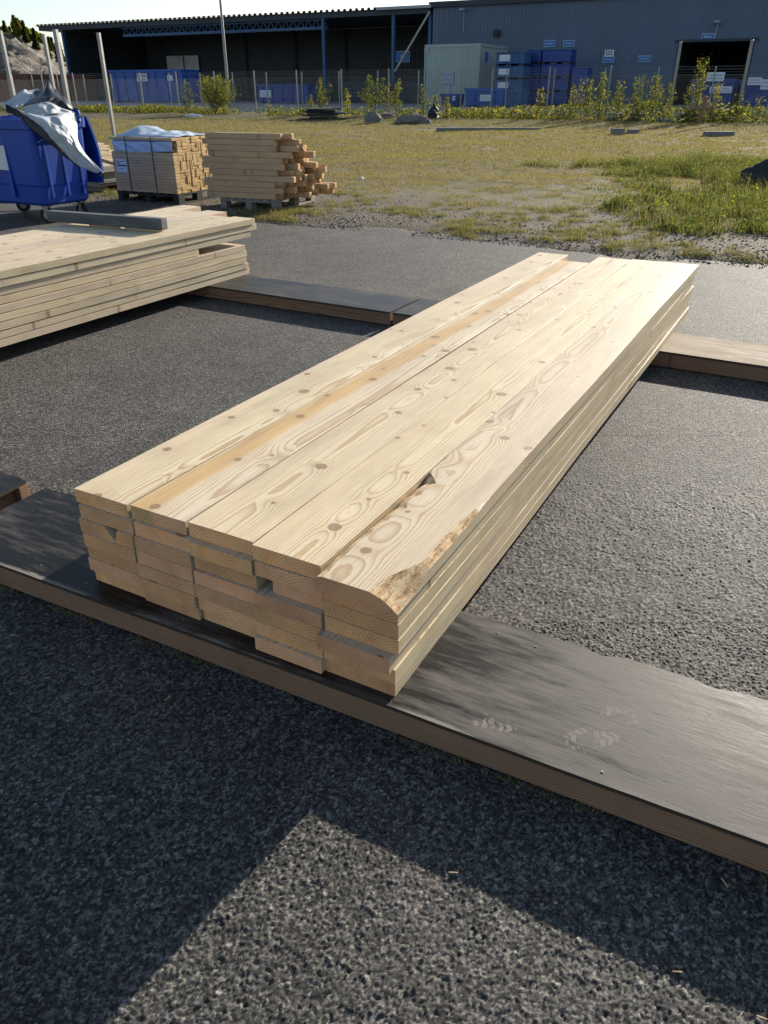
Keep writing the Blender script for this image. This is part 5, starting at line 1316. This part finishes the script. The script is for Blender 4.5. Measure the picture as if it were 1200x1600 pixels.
slab_pile('sheet_pile', 468, 545, 187, 7, .06, .9, M['pile_dark'], 'black crumpled pile of roofing sheets by the fence', 'sheet pile', 4)
lump('old_sack', 582, 190, 1.0, .7, .42, M['sack'], 'folded pale sack lying left of the larger sack heap', 'sack', 'sacks by the fence', 3)
slab_pile('board_scrap', 590, 620, 187, 3, .07, .5, M['pallet'], 'short grey scrap boards between the two sacks', 'boards', 6)
lump('old_sack', 645, 191, 1.9, .9, .36, M['sack'], 'long grey sack heap at the edge of the grass by the fence', 'sack', 'sacks by the fence', 9)
lump('dark_bag', 676, 184, .6, .6, .5, M['pile_dark'], 'small dark bag beside the long sack heap', 'bag', None, 12)
def kerb(px0, px1, py, h_, label, seed, m='concrete'):
    p0, p1 = on_z(px0, py, .05), on_z(px1, py, .05); v = p1 - p0; z = float(zt((p0.x + p1.x) / 2, (p0.y + p1.y) / 2))
    o = MB().box(0, v.length, 0, .22, -.05, h_, c=.012).build('concrete_beam', M[m], None, (p0.x, p0.y, z), math.atan2(v.y, v.x)); tag(o, label, 'concrete beam', 'beams lying on the grass')
kerb(682, 845, 203, .1, 'long thin grey beam lying flat in the grass', 1); kerb(956, 976, 210, .22, 'short dark block lying in the grass, nearer the camera', 2, 'pallet'); kerb(982, 999, 208, .14, 'small flat block beside the short dark block', 3); kerb(1101, 1148, 211, .16, 'grey beam lying in the grass near the right edge', 4)
for k, (a, b, y, n_) in enumerate(((948, 976, 192, 2), (984, 1008, 192, 2), (1026, 1051, 194, 1), (1064, 1108, 193, 4), (1110, 1150, 193, 3))):
    slab_pile('slab_pile', a, b, y, n_, .13, .6, M['concrete' if k != 4 else 'pile_dark'], ['two stacked concrete slabs under the D2 post', 'small stack of two slabs left of the tall gate post', 'single flat slab at the foot of the first gate post', 'heaped broken slabs behind the wooden cross', 'dark slabs right of the wooden cross'][k], 'slabs', 20 + k)
p = on_z(1090, 197, .05); z = float(zt(p.x, p.y))
e = empty('wooden_cross_stand', (p.x, p.y, z), FROT); tag(e, 'dark wooden post with a cross piece leaning at the slab heap', 'post')
MB().box(-.09, .09, -.07, .07, -.05, 1.1, c=.01).build('upright', M['fascia'], e).rotation_euler = (0, .14, 0); MB().box(-.45, .6, -.13, -.075, .55, .67, c=.01).build('cross_piece', M['fascia'], e)
# black pipe heap at the right edge, white litter
p = on_z(1200, 292, 0); z = float(zt(p.x, p.y))
o = lump('dark_sheeting', 1221, 292, 1.2, .8, .42, M['pile_dark'], 'black sheeting heaped in the green weeds at the right edge', 'sheeting', None, 31, R(-20))
lump('white_litter', 1104, 281, .2, .1, .09, M['litter'], 'crumpled white scrap lying in the weeds on the right', 'litter', 'white litter on the field', 5)
lump('white_litter', 565, 280, .1, .08, .06, M['litter'], 'small white scrap on the bare patch in mid field', 'litter', 'white litter on the field', 6)
lump('white_litter', 303, 181, 1.1, .4, .12, M['litter'], 'flat white plastic scrap by the bush at the fence', 'litter', 'white litter on the field', 7)

# ================================================================== SMALL STUFF ON THE ASPHALT
rr = random.Random(77); mb = MB()
for k in range(22):                                           # wood splinters dropped along the bearers
    u_ = rr.uniform(-.3, 3.0); off_y = rr.choice([-rr.uniform(.02, .16), -rr.uniform(.02, .4), rr.uniform(.5, .7)])
    p = Vector((near_l.x, near_l.y, 0)) + Vector((dn.x, dn.y, 0)) * u_ + Vector((-dn.y, dn.x, 0)) * off_y
    a = rr.uniform(0, 6.28); ln = rr.uniform(.006, .022)
    mb.bar((p.x, p.y, .004), (p.x + math.cos(a) * ln, p.y + math.sin(a) * ln, .005), rr.uniform(.001, .0025))
kind(mb.build('splinters', M['pine_dull']), 'stuff', 'small wood splinters scattered on the asphalt')
n = 2600                                                      # moss and dry stalks at the foot of the side board
u_ = rng.uniform(-.3, 3.2, n); k = fnoise(u_ * 6, u_ * 0, 90) > .5; u_ = u_[k]; o_ = rng.normal(-.004, .006, len(u_))
X = near_l.x + dn.x * u_ - dn.y * o_; Y = near_l.y + dn.y * u_ + dn.x * o_
a = rng.uniform(0, 6.28, len(X)); H = .004 + .012 * rng.random(len(X)) ** 2
V = np.stack([np.stack([X - .0012, Y, 0 * X - .002], 1), np.stack([X + .0012, Y, 0 * X - .002], 1), np.stack([X + np.cos(a) * H * .8, Y + np.sin(a) * H * .8, H], 1)], 1).reshape(-1, 3)
kind(link('moss_fringe', npmesh('moss_fringe', V, np.arange(len(V)).reshape(-1, 3), M['grass'], cols=np.repeat(grass_cols(len(X), .6), 3, 0))), 'stuff', 'thin mossy fringe at the foot of the near bearer')
